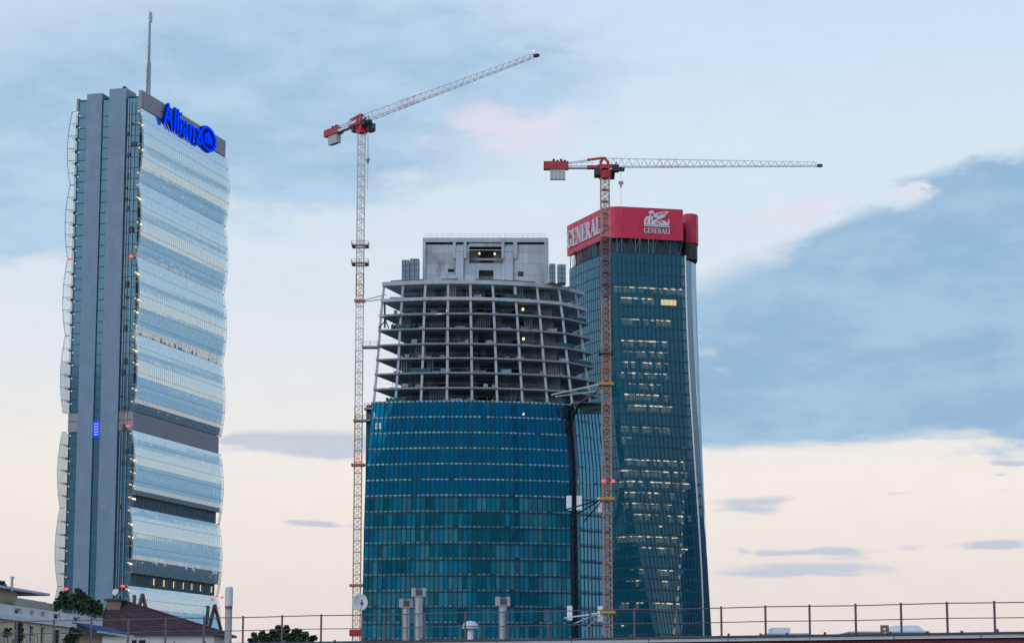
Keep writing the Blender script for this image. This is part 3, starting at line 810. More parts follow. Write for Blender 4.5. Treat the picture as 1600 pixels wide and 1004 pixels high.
for k, zt in enumerate(zr[:-1]):
    m = sp_a if k < 7 else sp_b
    for s0, s1, n in ((0, S1, NC), (S2, 1, NC2)):
        for c in range(n):
            a = s0+(s1-s0)*(c+.14)/n; b = s0+(s1-s0)*(c+.86)/n; off = .03
            if random.random() < .96: m.poly([Fp(a, zt+.08, off), Fp(b, zt+.08, off), Fp(b, zt+.44, off), Fp(a, zt+.44, off)])
    for s0, s1, n in ((0, S1, 22), (S2, 1, 6)):
        m = MB()
        for c in range(n):
            a, b = Fp(s0+(s1-s0)*c/n, zt+.23, -.06), Fp(s0+(s1-s0)*(c+1)/n, zt+.23, -.06); m.bar(a, b, .1, .52)
        m.build('transom', m_mull, UT)
        if k >= 6:
            m = MB()
            for c in range(n):
                a, b = Fp(s0+(s1-s0)*c/n, zt-.22, .05), Fp(s0+(s1-s0)*(c+1)/n, zt-.22, .05); m.bar(a, b, .1, .30)
            m.build('transom', m_mull, UT)
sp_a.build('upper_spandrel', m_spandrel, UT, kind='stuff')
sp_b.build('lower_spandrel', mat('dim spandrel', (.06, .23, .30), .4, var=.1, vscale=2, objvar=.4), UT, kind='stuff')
for s0, s1, n in ((0, S1, NC), (S2, 1, NC2)):
    for c in range(n+1):
        s = s0+(s1-s0)*c/n; m = MB()
        for k in range(0, len(zr)-1, 2):
            zb = zr[min(k+2, len(zr)-1)]; m.bar(Fp(s, zb+.51, .06), Fp(s, zr[k]+.5, .06), .16, .22)
        m.build('mullion', m_mull, UT)
# open slot with hoist mast in it
hm = MB()
for zz in range(0, int(lev[0])-2, 3):
    for sa, sb2 in ((.845, .865),):
        p, q = Fp(sa, zz, -.2), Fp(sb2, zz, -.2); p2, q2 = Fp(sa, zz+3, -.2), Fp(sb2, zz+3, -.2)
        hm.bar(p, p2, .22); hm.bar(q, q2, .22); hm.bar(p, q2, .14); hm.bar(p, q, .14)
hm.build('hoist_mast', m_mull, UT)
bk = MB()
for k in range(len(zr)-1):
    a, b = Fp(S1-.004, zr[k+1], -1.4), Fp(S2+.004, zr[k+1], -1.4); c, d = Fp(S2+.004, zr[k], -1.4), Fp(S1-.004, zr[k], -1.4); bk.poly((a, b, c, d))
bk.build('slot_wall', m_mull, UT)
# site canopy with braces over the slot
zc = zy(634, YF+8)
cp1 = Fp(.86, zc, .3); cpn = MB().prism([(cp1.x, cp1.y), (cp1.x+2, cp1.y-7), (cp1.x+10.5, cp1.y-5), (cp1.x+10.5, cp1.y+4.2)], zc-.3, zc+.15).build('site_canopy', mat('dark tarpaulin', (.02, .06, .075), .7), UT)
MB().box(cp1.x+2.0, cp1.x+10.4, cp1.y-5.1, cp1.y-4.9, zc-2.9, zc-.32).build('canopy_skirt', mat('dark tarpaulin', (.02, .06, .075)), UT)
cb = MB(); cb.bar((cp1.x-1.4, cp1.y-.6, zc-7), (cp1.x+2, cp1.y-6, zc-.4), .5); cb.bar((cp1.x-3.2, cp1.y-.6, zc+.6), (cp1.x-1.6, cp1.y-.6, zc-7), .9); cb.bar((cp1.x+2, cp1.y-6, zc-2.6), (cp1.x+10, cp1.y-5.6, zc-.4), .25); cb.bar((cp1.x-2.6, cp1.y-.6, zc-4), (cp1.x+.5, cp1.y-4, zc), .3)
cb.build('canopy_brace', m_mull, UT)
# landing platforms reaching to the left crane
for py, x0p, x1p in ((541, 566, 592), (637, 570, 584), (655, 557, 580)):
    a = P(x0p, py, YF+6); b = P(x1p, py, YF+6)
    m = MB().box(a.x+5, b.x+5, 3, 6, a.z-.7, a.z-.25)
    for xx in (a.x+5, (a.x+b.x)/2+5, b.x+4.9): m.bar((xx, 3, a.z-.25), (xx, 3, a.z+.9), .12)
    m.bar((a.x+5, 3, a.z+.85), (b.x+5, 3, a.z+.85), .1); m.bar((a.x+5, 3, a.z+.35), (b.x+5, 3, a.z+.35), .08)
    m.build('landing_platform', m_grey, UT)
# light interior seen through unglazed bays on the top glass storeys
for px, py, w, h in ((587, 650, 6, 8), (591, 668, 3, 10), (597, 668, 3, 10)):
    p = Fp(.01+(px-584)*.0027, zy(py), .05); MB().bar(p, p+Vector((0, 0, h*.16)), .5, .1).build('film_sheet', m_white, UT)
ig = MB()
p = P(862, 614, YF-1); q = P(940, 600, YF-1); ig.bar((p.x+5, 2, p.z), (q.x+5, -2, q.z), .35); p = P(868, 610, YF); q = P(942, 610, YF-1); ig.bar((p.x+5, 4, p.z-1), (q.x+5, -2, q.z), .3)
ig.build('tie_beam', m_conc, UT)

# ================================================================== twisted office tower with red sign
GX, GY = 38.0, 778.0
GT = thing('twisted_office_tower', 'twisting dark glass office tower crowned by a red band, right', 'tower', (GX, GY, 0))
def gz(y, Y=757): return P(960, y, Y).z
z_gt = gz(394); z_g0 = gz(1000)
def theta(z):
    t = (z-z_g0)/(z_gt-z_g0); t = min(max(t, -.12), 1); return R(37)*(1-t)**2
PL = {'L': (-18.6, 9), 'C': (-6.5, -21), 'R': (18.2, -15.2), 'N': (17.4, -12), 'Q1': (20.8, -7.5), 'Q2': (23.2, 1), 'Q3': (20, 14), 'B': (4, 24), 'B2': (-12, 20)}
def gp(k, z, grow=0.0):
    x, y = PL[k] if isinstance(k, str) else k
    th = theta(z); s = 1.0
    if isinstance(k, str) and k[0] in 'QB':
        t = min(max((z-z_g0)/(z_gt-z_g0), 0), 1); s = 1+.22*(1-t)**1.5
        th *= .62
    l = math.hypot(x, y); x, y = x*(1+grow/l), y*(1+grow/l)
    return Vector((s*(x*math.cos(th)-y*math.sin(th)), s*(x*math.sin(th)+y*math.cos(th)), z))
def gline(ka, kb, z, n, bow=0.0):
    a, b = gp(ka, z), gp(kb, z); d = (b-a); nn = Vector((d.y, -d.x, 0)).normalized()
    return [a+d*(i/n)+nn*bow*4*(i/n)*(1-i/n) for i in range(n+1)]
# rounded nose at C: replace the corner by three points
Lv = Vector(PL['L']); Cv = Vector(PL['C']); Rv = Vector(PL['R'])
dl = (Lv-Cv).normalized(); dr = (Rv-Cv).normalized()
PL['Ca'] = tuple(Cv+dl*2.6); PL['Cb'] = tuple(Cv+dr*2.6); PL['Cm'] = tuple(Cv+(dl+dr)*.75)
def outline(z):
    p = gline('L', 'Ca', z, 20, .9)+[gp('Cm', z)]+gline('Cb', 'R', z, 15, .5)
    return p, [gp('N', z)]+gline('Q1', 'Q2', z, 4, .3)[0:]+[gp('Q3', z), gp('B', z), gp('B2', z)]
FG = 3.5; nf = int(z_gt/FG); zs = [z_gt-FG*k for k in range(nf+1)]
def strip(pl, pu, m, gap=.04, inset=0):
    for i in range(len(pl)-1):
        a, b, c, d = pl[i], pl[i+1], pu[i+1], pu[i]
        e = (b-a)*.02; j = random.uniform(-.006, .006); n = (b-a).cross(d-a).normalized()*j
        m.poly((a+e+n, b-e, c-e, d+e+n))
lit = {4: .0, 5: 1}
mesh_c = []
for k in range(nf):
    zt, zb = zs[k], zs[k+1]
    u1, u2 = outline(zt-.22); l1, l2 = outline(zb+.22)
    m = MB(); strip(l1[:21], u1[:21], m); m.build('glass_row', g_ge, GT)
    m = MB(); strip(l1[20:], u1[20:], m); m.build('glass_row', g_ge, GT)
    l2 = outline(zb)[1]; u2 = outline(zt)[1]; m = MB(); strip(l2, u2, m); strip([l2[-1], l1[0]], [u2[-1], u1[0]], m); m.build('glass_row', g_ge_side, GT)
    # slab edge band
    o1, o2 = outline(zb); pts = [p*1.0006 for p in o1]+[p*.93 for p in o2]
    MB().prism([(p.x, p.y) for p in pts], zb-.235, zb+.235).build('floor_slab', mat('office slab edge', (.015, .055, .075), .4, var=.1), GT)
    # uprights between panes
    if k % 2 == 0 and k+2 <= nf:
        v = MB(); q1, _ = outline(zs[k+2])
        t1, _ = outline(zt)
        for i in range(0, len(t1)): v.bar(q1[i]*1.003, t1[i]*1.003, .10, .14)
        v.build('mullion', m_mull, GT)
# core behind the glass
cv = MB()
for k in range(0, nf, 4):
    z0, z1 = zs[min(k+4, nf)], zs[k]
    q = [gp((x, y), z0) for x, y in ((-9, -3), (6, -4), (12, 6), (2, 15), (-9, 11))]; cv.prism([(p.x, p.y) for p in q], z0, z1)
cv.build('service_core', mat('office core', (.05, .075, .085), .8), GT)
# office lights: rows of ceiling strips just behind the front pane line
rows_px = [(449, 962, 1070, 1), (474, 975, 1022, 1), (492, 976, 990, .5), (508, 976, 1048, .7), (526, 974, 1045, .9), (545, 970, 1045, .8), (562, 975, 1046, .8), (578, 975, 1046, .9), (596, 970, 1046, .5),
           (614, 975, 1050, .9), (632, 980, 1052, .9), (667, 965, 1052, .8), (685, 968, 990, .5), (720, 975, 1072, .8), (737, 965, 1080, .8), (756, 962, 1080, .8), (775, 965, 1055, .7), (792, 970, 1052, .7), (810, 995, 1080, .7),
           (827, 1020, 1040, .5), (846, 960, 1062, .9), (863, 1010, 1080, .6), (881, 985, 1062, .4), (899, 970, 1085, .6), (934, 968, 1065, .6), (971, 965, 1000, .4)]
lt = MB().box(-.5, .5, -.07, .07, -.13, .13).mesh('ceiling_strip', e_office)
lt2 = MB().box(-.5, .5, -.07, .07, -.09, .09).mesh('ceiling_strip_dim', emit('office dim', (1.0, .86, .64, 1), 1.3))
lt3 = MB().box(-.6, .6, -.05, .05, -.75, .75).mesh('lit_blind', emit('blind glow', (.8, .8, .62, 1), .26))
nl = 0
for py, xa, xb, dens in rows_px:
    zc_ = gz(py, 762); k = min(range(nf), key=lambda i: abs(zs[i]-.5-zc_)); z = zs[k]-.62
    a, _ = outline(z)
    fr_pts = a[14:]
    px = xa
    while px < xb:
        d = ray(px, py); best = None
        for i in range(len(fr_pts)-1):
            p, q = fr_pts[i], fr_pts[i+1]
            for t in (.25, .75):
                w = p+(q-p)*t; sxp = 800+F*((w.x+GX)/((w.y+GY)*cp+(z-CZ)*sp))
                e = abs(sxp-px)
                if best is None or e < best[0]: best = (e, w, (q-p))
        _, w, dirn = best; dirn.normalize(); inn = Vector((-dirn.y, dirn.x, 0))
        if random.random() < dens and best[0] < 6:
            pos = w+inn*random.choice((.9, 1.1, 1.6)); r = random.random()
            o = link('ceiling_strip', lt if r < .5 else lt2, GT, pos, (0, 0, math.atan2(dirn.y, dirn.x)))
            o.scale = (random.uniform(.8, 1.35), 1, random.uniform(.6, 1.5))
            if random.random() < .6:
                o2 = link('lit_blind', lt3, GT, w+inn*.7-Vector((0, 0, 1.1)), (0, 0, math.atan2(dirn.y, dirn.x))); o2.scale = (1, 1, random.uniform(.6, 1.1))
        px += random.uniform(4.2, 6.2)
# one fully lit room
p = P(1042, 474, 764); ln = (gp('R', p.z)-gp('Cb', p.z)).normalized()
for i in range(5):
    w = Vector((p.x-GX, p.y-GY, p.z))+ln*(i-2)*1.05
    base_ = gp('Cb', p.z); t = (w-base_).dot(ln); w = base_+ln*t+Vector((-ln.y, ln.x, 0))*.45; w.z = p.z
    MB().box(-.48, .48, -.05, .05, -.9, .9).build('lit_blind', e_yel, GT).matrix_local = Matrix.Translation(w)@Matrix.Rotation(math.atan2(ln.y, ln.x), 4, 'Z')
# pale edge fin at R, growing with the twist
ef = MB(); prev = None
for k in range(nf+1):
    z = zs[k]; a = gp('R', z); o = a*1.004; d1 = (gp('Cb', z)-a).normalized()
    w = .55
    r = [a-d1*.1-Vector((0, .35, 0)), a+Vector((w, -.25, 0)), a+Vector((w, .5, 0)), a-d1*.1+Vector((0, .5, 0))]
    if prev:
        for i in range(4): ef.poly((prev[i], prev[(i+1) % 4], r[(i+1) % 4], r[i]))
    prev = r
ef.build('edge_fin', m_white, GT)
# roof deck and open steel storey under the sign
o1, o2 = outline(z_gt)
MB().prism([(p.x*.99, p.y*.99) for p in o1+o2], z_gt-.2, z_gt+.1).build('roof_deck', m_dark, GT)
z_s0, z_s1 = gz(371), gz(322); m_brace = mat('teal steel', (.10, .19, .23), .5)
ins = [p*.9 for p in o1+o2]
MB().prism([(p.x, p.y) for p in ins], z_gt+.1, z_s1-2.5).build('plant_screen', mat('plant screen', (.03, .07, .09), .6, var=.3, vscale=.4), GT)
for i in range(len(o1)-1):
    a, b = o1[i]*.985, o1[i+1]*.985
    if (b-a).length < .3: continue
    m = MB(); a0 = Vector((a.x, a.y, z_gt+.1)); b0 = Vector((b.x, b.y, z_s0+.6))
    if i % 2: a0.z, b0.z = b0.z, a0.z
    m.bar(a0, b0, .11); 
    if random.random() < .6: m.bar(Vector((a.x, a.y, z_gt+.1)), Vector((a.x*1.01, a.y*1.01, z_s0+.4)), .22)
    m.build('steel_brace', random.choice((m_brace, m_frame)), GT)

# ---- red rooftop sign (its own thing)
SG = thing('rooftop_sign', 'red wraparound rooftop sign with white letters and winged lion, right tower', 'sign', (GX, GY, 0))
Lr = Vector((-19.4, 11)); Cr = Vector((-7.0, -21.6)); Rr = Vector((17.9, -15.6))
dl = (Lr-Cr).normalized(); dr = (Rr-Cr).normalized(); rr_ = 5.5
path = []
for i in range(13):
    t = i/12; p = Lr+(Cr+dl*rr_-Lr)*t
    nn = Vector((dl.y, -dl.x)) if False else Vector((-(-dl).y, (-dl).x))
    path.append(p+Vector((dl.y, -dl.x))*(-1)*0)
for i in range(1, 10):
    t = i/10; path.append((1-t)**2*(Cr+dl*rr_)+2*t*(1-t)*Cr+t*t*(Cr+dr*rr_))
for i in range(11): path.append(Cr+dr*rr_+(Rr-Cr-dr*rr_)*i/10)
def offs(path, d):
    out = []
    for i, p in enumerate(path):
        a = path[max(i-1, 0)]; b = path[min(i+1, len(path)-1)]; t = (b-a).normalized(); out.append(p+Vector((-t.y, t.x))*d)
    return out
inner = offs(path, 1.3)
band = MB(); n = len(path)
for i in range(n-1):
    a, b, c, d = path[i], path[i+1], inner[i+1], inner[i]
    A = lambda p, z: (p.x, p.y, z)
    band.poly((A(a, z_s0), A(b, z_s0), A(b, z_s1), A(a, z_s1))); band.poly((A(c, z_s0), A(d, z_s0), A(d, z_s1), A(c, z_s1)))
    band.poly((A(a, z_s1), A(b, z_s1), A(c, z_s1), A(d, z_s1))); band.poly((A(d, z_s0), A(c, z_s0), A(b, z_s0), A(a, z_s0)))
for i in (0, n-1):
    a, d = path[i], inner[i]; band.poly((A(a, z_s0), A(a, z_s1), A(d, z_s1), A(d, z_s0)))
bo = band.build('sign_band', m_sign_red, SG)
MB().prism([(p.x, p.y) for p in offs(path, 1.32)]+[(p.x, p.y) for p in reversed(offs(path, 5))], z_s0+.5, z_s0+.8).build('sign_soffit', m_black, SG)
for px_ in (3, 6): 
    p = offs(path, 2.0)[px_]; MB().box(p.x-1.2, p.x+1.2, p.y-1.2, p.y+1.2, z_gt+.12, z_s0+.45).build('sign_leg', m_sign_red, SG)
# rear drum
dz1 = P(1088, 339, 774).z; dz0 = P(1088, 384, 774).z
dr_pts = [(18.6, -8), (19.3, -9.6), (21, -9.9), (22.8, -8.6), (23.6, -6), (23.6, 6), (19, 12), (17, 10)]
dpath = [Vector(p) for p in dr_pts]
MB().prism(dr_pts, dz0, dz1).build('sign_drum', m_sign_red, SG)
MB().prism([(x*.985, y*.985+.1) for x, y in dr_pts], z_gt+.12, dz0).build('drum_base', m_black, SG)
# serif glyphs as outline pieces on a unit-high cell (returns width, list of polygons)
def arc(cx_, cy, rx, ry, a0, a1, n=12): return [(cx_+rx*math.cos(R(a0+(a1-a0)*i/n)), cy+ry*math.sin(R(a0+(a1-a0)*i/n))) for i in range(n+1)]
def ringp(cx_, cy, rx, ry, ix, iy, sx_, a0, a1, n=10):
    out = []
    for i in range(n):
        b0, b1 = a0+(a1-a0)*i/n, a0+(a1-a0)*(i+1)/n
        o = arc(cx_, cy, rx, ry, b0, b1, 1); q = arc(cx_+sx_, cy, ix, iy, b1, b0, 1); out.append(o+q)
    return out
def bx(a, b, c, d): return [(a, c), (b, c), (b, d), (a, d)]
ST, TH = .17, .07
GL = {
 'I': (.36, [bx(.095, .095+ST, .05, .95), bx(0, .36, 0, .055), bx(0, .36, .945, 1)]),
 'L': (.66, [bx(.09, .09+ST, .05, .95), bx(0, .36, .945, 1), bx(0, .64, 0, .06), [(.57, .06), (.64, .06), (.66, .28), (.62, .28)]]),
 'E': (.66, [bx(.09, .09+ST, .05, .95), bx(0, .62, .94, 1), bx(0, .64, 0, .06), bx(.26, .46, .48, .535), [(.55, .94), (.62, .94), (.62, .74), (.58, .74)], [(.57, .06), (.64, .06), (.66, .27), (.62, .27)], bx(.43, .47, .4, .62)]),
 'N': (.86, [bx(.11, .11+TH, .05, .95), bx(.68, .68+TH, .0, .95), bx(0, .29, 0, .05), bx(.57, .86, .95, 1), [(0, 1), (.22, 1), (.75, 0), (.66, 0), (.12, .93), (0, .95)]]),
 'A': (.86, [[(.06, .04), (.14, .04), (.45, .9), (.41, 1)], [(.41, 1), (.46, 1), (.82, .04), (.62, .04), (.36, .85)], bx(.22, .62, .3, .36), bx(0, .24, 0, .045), bx(.54, .88, 0, .045)]),
 'R': (.78, [bx(.09, .09+ST, .05, .95), bx(0, .36, 0, .055), bx(0, .34, .945, 1), bx(.26, .36, .94, 1), bx(.26, .40, .48, .53), [(.36, .5), (.55, .5), (.8, 0), (.6, 0)]]+ringp(.34, .74, .3, .26, .14, .2, .0, -90, 90)),
 'G': (.84, ringp(.44, .5, .44, .52, .27, .46, .03, 35, 325, 20)+[bx(.62, .78, .05, .42), bx(.52, .86, .42, .47), [(.70, .98), (.75, .98), (.78, .68), (.73, .7)]]),
}
def write(word, frame_fn, height, width, d0, d1, parent, m, gap=.09, name='letter'):
    tot = sum(GL[c][0] for c in word)+gap*(len(word)-1); s = width/tot; x = 0
    for ch in word:
        w, polys = GL[ch]; mb = MB()
        for k, pl in enumerate(polys):
            mb.flat([((x+p[0])*s, p[1]*height) for p in pl], frame_fn, d0, d1+.003*k)
        mb.build(name, m, parent); x += w+gap
# left face lettering
gl_a = Lr+(Cr-Lr)*.03; ul = (Cr-Lr).normalized(); nl_ = Vector((ul.y, -ul.x))
zl0 = z_s0+(z_s1-z_s0)*.22; hl = (z_s1-z_s0)*.56
write('GENERALI', (Vector((gl_a.x, gl_a.y, zl0)), Vector((ul.x, ul.y, 0)), Vector((0, 0, 1)), Vector((nl_.x, nl_.y, 0))), hl, (Cr-Lr).length*.87, .05, .5, SG, m_sign_white)
# front emblem + small lettering
ur = (Rr-Cr).normalized(); nr = Vector((ur.y, -ur.x))
def front_pt(px, py):
    h = hit(px, py, Vector((Cr.x+GX, Cr.y+GY, 0)), Vector((nr.x, nr.y, 0))); return Vector((h.x-GX, h.y-GY, h.z))
fa, fb = front_pt(1006, 364), front_pt(1046.5, 364)
frF = (Vector((fa.x, fa.y, fa.z)), Vector((ur.x, ur.y, 0)), Vector((0, 0, 1)), Vector((nr.x, nr.y, 0)))
fw = (fb-fa).dot(Vector((ur.x, ur.y, 0)))
write('GENERALI', frF, front_pt(1006, 356).z-fa.z, fw, .05, .3, SG, m_sign_white)
lz = front_pt(1006, 353.5).z-fa.z; lh = front_pt(1006, 328).z-fa.z-lz
def lion(pts): return [(x*fw, lz+y*lh) for x, y in pts]
lm = MB(); k = 0
for pl in ([(0, .0), (1, .0), (1, .07), (0, .07)],                                            # plinth
           [(.0, .1), (.38, .1), (.4, .3), (.33, .52), (.2, .62), (.1, .6), (.02, .42)],       # chest and forelegs
           [(.36, .1), (.98, .1), (.95, .2), (.86, .3), (.74, .3), (.6, .42), (.42, .46), (.36, .3)],   # belly
           [(.52, .36), (.7, .42), (.84, .36), (.93, .24), (.98, .12), (.8, .14), (.7, .28), (.56, .28)],
           [(.40, .55), (.55, .62), (.97, .92), (.93, .98), (.6, .9), (.45, .82)],             # wing, upper
           [(.42, .5), (.6, .56), (.9, .78), (.86, .82), (.55, .66)],
           [(.44, .45), (.62, .48), (.84, .66), (.8, .7), (.58, .58)],
           [(.20, .6), (.32, .52), (.42, .62), (.43, .8), (.36, .96), (.27, .99), (.2, .9), (.24, .74)],   # head and mane
           [(.17, .82), (.24, .78), (.25, .9), (.2, .92)],
           [(.93, .2), (.97, .2), (1.0, .38), (.95, .5), (.92, .46), (.96, .36)]):
    lm.flat(lion(pl), frF, .05, .3+.004*k); k += 1
lm.build('emblem_relief', m_sign_white, SG)
lc = MB(); k = 0
for pl in ([(.28, .62), (.34, .6), (.37, .74), (.33, .84), (.28, .8)], [(.08, .2), (.12, .2), (.14, .46), (.1, .44)], [(.22, .16), (.25, .16), (.3, .44), (.26, .46)],
           [(.42, .18), (.6, .16), (.56, .24), (.44, .26)], [(.5, .66), (.84, .84), (.83, .86), (.5, .7)], [(.52, .75), (.86, .91), (.85, .93), (.54, .8)], [(.45, .37), (.6, .33), (.74, .2), (.7, .33), (.56, .41)]):
    lc.flat(lion(pl), frF, .06, .36+.004*k); k += 1
lc.build('emblem_line', m_sign_red, SG)

# ================================================================== tower cranes
def mast_mesh(w, h, m, heavy, name):
    b = MB(); r = w/2; t = .2 if not heavy else .26
    cs = [(-r, -r), (r, -r), (r, r), (-r, r)]
    for x, y in cs: b.bar((x, y, 0), (x, y, h), t)
    for i in range(4):
        (xa, ya), (xb, yb) = cs[i], cs[(i+1) % 4]
        b.bar((xa, ya, .1), (xb, yb, .1), t*.7)
        b.bar((xa, ya, .1), (xb, yb, h/2), t*.55); b.bar((xb, yb, h/2), (xa, ya, h), t*.55)
        if heavy: b.bar((xb, yb, .1), (xa, ya, h/2), t*.5); b.bar((xa, ya, h/2), (xb, yb, h), t*.5)
    # ladder
    b.bar((-.25, r*.4, 0), (-.25, r*.4, h), .07); b.bar((.25, r*.4, 0), (.25, r*.4, h), .07)
    for i in range(5): b.bar((-.25, r*.4, h*i/5+.1), (.25, r*.4, h*i/5+.1), .05)
    if heavy: b.box(-.7, .7, -.5, .5, .05, .14)
    return b.mesh(name, m)
def platform_mesh(w, m, name):
    b = MB(); r = w/2
    b.box(-r, r, -r, -r+.9, -.12, .12).box(-r, r, r-.9, r, -.12, .12).box(-r, -r+.9, -r+.9, r-.9, -.12, .12).box(r-.9, r, -r+.9, r-.9, -.12, .12)
    for x, y in ((-r, -r), (r, -r), (r, r), (-r, r), (0, -r), (0, r), (r, 0), (-r, 0)): b.bar((x, y, 0), (x, y, 1.1), .07)
    for a, c in (((-r, -r), (r, -r)), ((r, -r), (r, r)), ((r, r), (-r, r)), ((-r, r), (-r, -r))):
        b.bar((*a, 1.1), (*c, 1.1), .07); b.bar((*a, .55), (*c, .55), .05)
    return b.mesh(name, m)
rls = MB().box(-.22, .22, -.2, .2, -.2, .2).mesh('warning_lamp', emit('pink warning lamp', (1, .5, .55, 1), 1.4))
def crane(loc, zj, mw, jib_dir, jlen, clen, scheme, label, heavy=False, sec=2.9, zbase=0.0, hook=None, cab_side=1):
    T = thing('tower_crane', label, 'crane', (loc[0], loc[1], 0), 0, 'tower cranes at the building site')
    ms = {}
    n = int((zj-3.2)/sec); sec = (zj-3.2)/n
    for i in range(n):
        z = i*sec; m = scheme(z+sec/2)
        key = m.name
        if key not in ms: ms[key] = mast_mesh(mw, sec-.02, m, heavy, 'mast_section')
        link('mast_section', ms[key], T, (0, 0, z))
    up = math.atan2(jib_dir[1], jib_dir[0])
    def rot(b): 
        c, s = math.cos(up), math.sin(up); b.v = [(x*c-y*s, x*s+y*c, z) for x, y, z in b.v]; return b
    z0 = zj-3.2
    # slewing unit and turret
    b = MB(); b.tube((0, 0, z0), (0, 0, z0+.7), 1.5, 1.5, 16); rot(b).build('slewing_ring', m_red, T)
    b = MB(); b.v += []; 
    for sgn in (-1, 1):
        b.bar((-1.3, sgn*.9, z0+.7), (-.9, sgn*.8, z0+3.9), .55); b.bar((1.3, sgn*.9, z0+.7), (.7, sgn*.8, z0+3.9), .55)
        b.bar((-1.3, sgn*.9, z0+2.6), (1.2, sgn*.9, z0+2.6), .5)
    b.box(-1.2, 1.1, -.8, .8, z0+.7, z0+2.0); b.box(-1.7, 1.9, -1.0, 1.0, z0+2.9, z0+3.4)
    rot(b).build('turret', m_red, T)
    b = MB()
    for sgn in (-1, 1): b.bar((-1.2, sgn*.7, z0+4.0), (-.2, sgn*.15, zj+1.9), .38); b.bar((1.0, sgn*.7, z0+4.0), (-.1, sgn*.15, zj+1.9), .38)
    b.box(-.5, .3, -.4, .4, zj+1.7, zj+2.1); rot(b).build('tower_head', m_red, T)
    cs = cab_side
    b = MB().box(.3, 2.4, cs*1.2 if cs > 0 else -2.9, 2.9 if cs > 0 else -1.2, z0+.4, z0+2.6); cabo = rot(b).build('cab', m_black, T)
    b = MB().box(2.42, 2.46, (1.35 if cs > 0 else -2.75), (2.75 if cs > 0 else -1.35), z0+1.2, z0+2.45); rot(b).build('cab_window', g_lift, cabo)
    b = MB().box(-2.6, -1.4, -1.6, 1.6, z0+.5, z0+2.4); rot(b).build('machine_box', m_black, T)
    b = MB().box(1.7, 3.4, -1.1, 1.1, z0+1.7, z0+3.3); b.bar((2.5, .5, z0+3.3), (2.9, .5, z0+4.2), .4); rot(b).build('winch', m_black, T)
    # jib: triangular truss in sections
    ns = 9; h0, h1 = 2.15, 1.0
    for k in range(ns):
        xa, xb = 1.2+(jlen-1.2)*k/ns, 1.2+(jlen-1.2)*(k+1)/ns
        b = MB(); nb_ = 3
        H = lambda x: h0+(h1-h0)*(x/jlen)
        Wd = lambda x: .75-.25*(x/jlen)
        zl = zj-.3
        for sgn in (-1, 1): b.bar((xa, sgn*Wd(xa), zl), (xb, sgn*Wd(xb), zl), .2 if k < 5 else .16)
        b.bar((xa, 0, zl+H(xa)), (xb, 0, zl+H(xb)), .2 if k < 5 else .15)
        for j in range(nb_):
            x0_, x1_ = xa+(xb-xa)*j/nb_, xa+(xb-xa)*(j+1)/nb_; xm = (x0_+x1_)/2
            for sgn in (-1, 1):
                b.bar((x0_, sgn*Wd(x0_), zl), (xm, 0, zl+H(xm)), .1); b.bar((xm, 0, zl+H(xm)), (x1_, sgn*Wd(x1_), zl), .1)
            b.bar((x0_, -Wd(x0_), zl), (x0_, Wd(x0_), zl), .09); b.bar((x0_, -Wd(x0_), zl), (x1_, Wd(x1_), zl), .07)
        rot(b).build('jib_section', m_white if k not in (2,) else m_mast_w, T)
    b = MB().box(jlen-.1, jlen+1.2, -.5, .5, zj-.5, zj+.1); rot(b).build('jib_tip', m_black, T)
    b = MB(); b.bar((-.1, 0, zj+1.9), (jlen*.1, 0, zj+h0-.4), .16); rot(b).build('pendant_rod', m_white, T)
    for f in (1.0,) + ((.47,) if hook is None else ()):
        x = jlen*f-.6; c, s = math.cos(up), math.sin(up)
        link('warning_lamp', rls, T, (x*c, x*s, zj+(1.2 if f == 1 else 1.9)))
    # counter jib
    b = MB()
    for sgn in (-1, 1): b.bar((-1.5, sgn*.7, zj-.4), (-clen, sgn*.7, zj-.4), .32, .5)
    for k in range(7): x = -2-(clen-3)*k/6; b.bar((x, -.7, zj-.4), (x, .7, zj-.4), .2)
    b.box(-clen+1, -2.2, -.9, .9, zj-.12, zj-.05)
    rot(b).build('counter_jib', m_white, T)
    b = MB()
    for sgn in (-1, 1):
        b.bar((-.4, sgn*.2, zj+1.9), (-clen*.72, sgn*.6, zj+.5), .3); 
    rot(b).build('pendant_rod', m_white, T)
    b = MB()
    for sgn in (-1, 1): b.bar((-.3, sgn*.2, zj+1.95), (-clen*.3, sgn*.35, zj+1.45), .42); b.bar((-1.5, sgn*.72, zj-.38), (-clen*.3, sgn*.72, zj-.38), .42, .7)
    rot(b).build('head_rod', m_red, T)
    b = MB()
    for k in range(9): x = -3-(clen-4)*k/8; b.bar((x, .85, zj-.1), (x, .85, zj+1.0), .06)
    b.bar((-2.5, .85, zj+1.0), (-clen+1, .85, zj+1.0), .06); rot(b).build('walkway_rail', m_light_frame, T)
    b = MB().box(-clen-.6, -clen*.62, -1.0, -.75, zj-.9, zj+1.0).box(-clen-.6, -clen*.62, .75, 1.0, zj-.9, zj+1.0).box(-clen-.6, -clen-.35, -.75, .75, zj-.9, zj+1.0); rot(b).build('ballast_frame', m_red, T)
    b = MB(); 
    for k in range(4): b.box(-clen*.68-.9*k-.3, -clen*.68-.9*k+.3, -.5, .5, zj+.9, zj+1.4+.25*(k % 2))
    b.box(-clen*.95, -clen*.66, -.6, .6, zj-.1, zj+1.0); rot(b).build('hoist_winch', m_black, T)
    for k in range(4):
        x = -clen*.93+k*clen*.065
        b = MB().box(x, x+clen*.062, -.7, .7, zj-3.4, zj-.92); rot(b).build('counterweight', m_cw, T)
    # trolley and hook
    hx_, hl_ = hook or (4.6, 6.0)
    b = MB().box(hx_-.9, hx_+.9, -.7, .7, zj-1.3, zj-.5); rot(b).build('trolley', m_black, T)
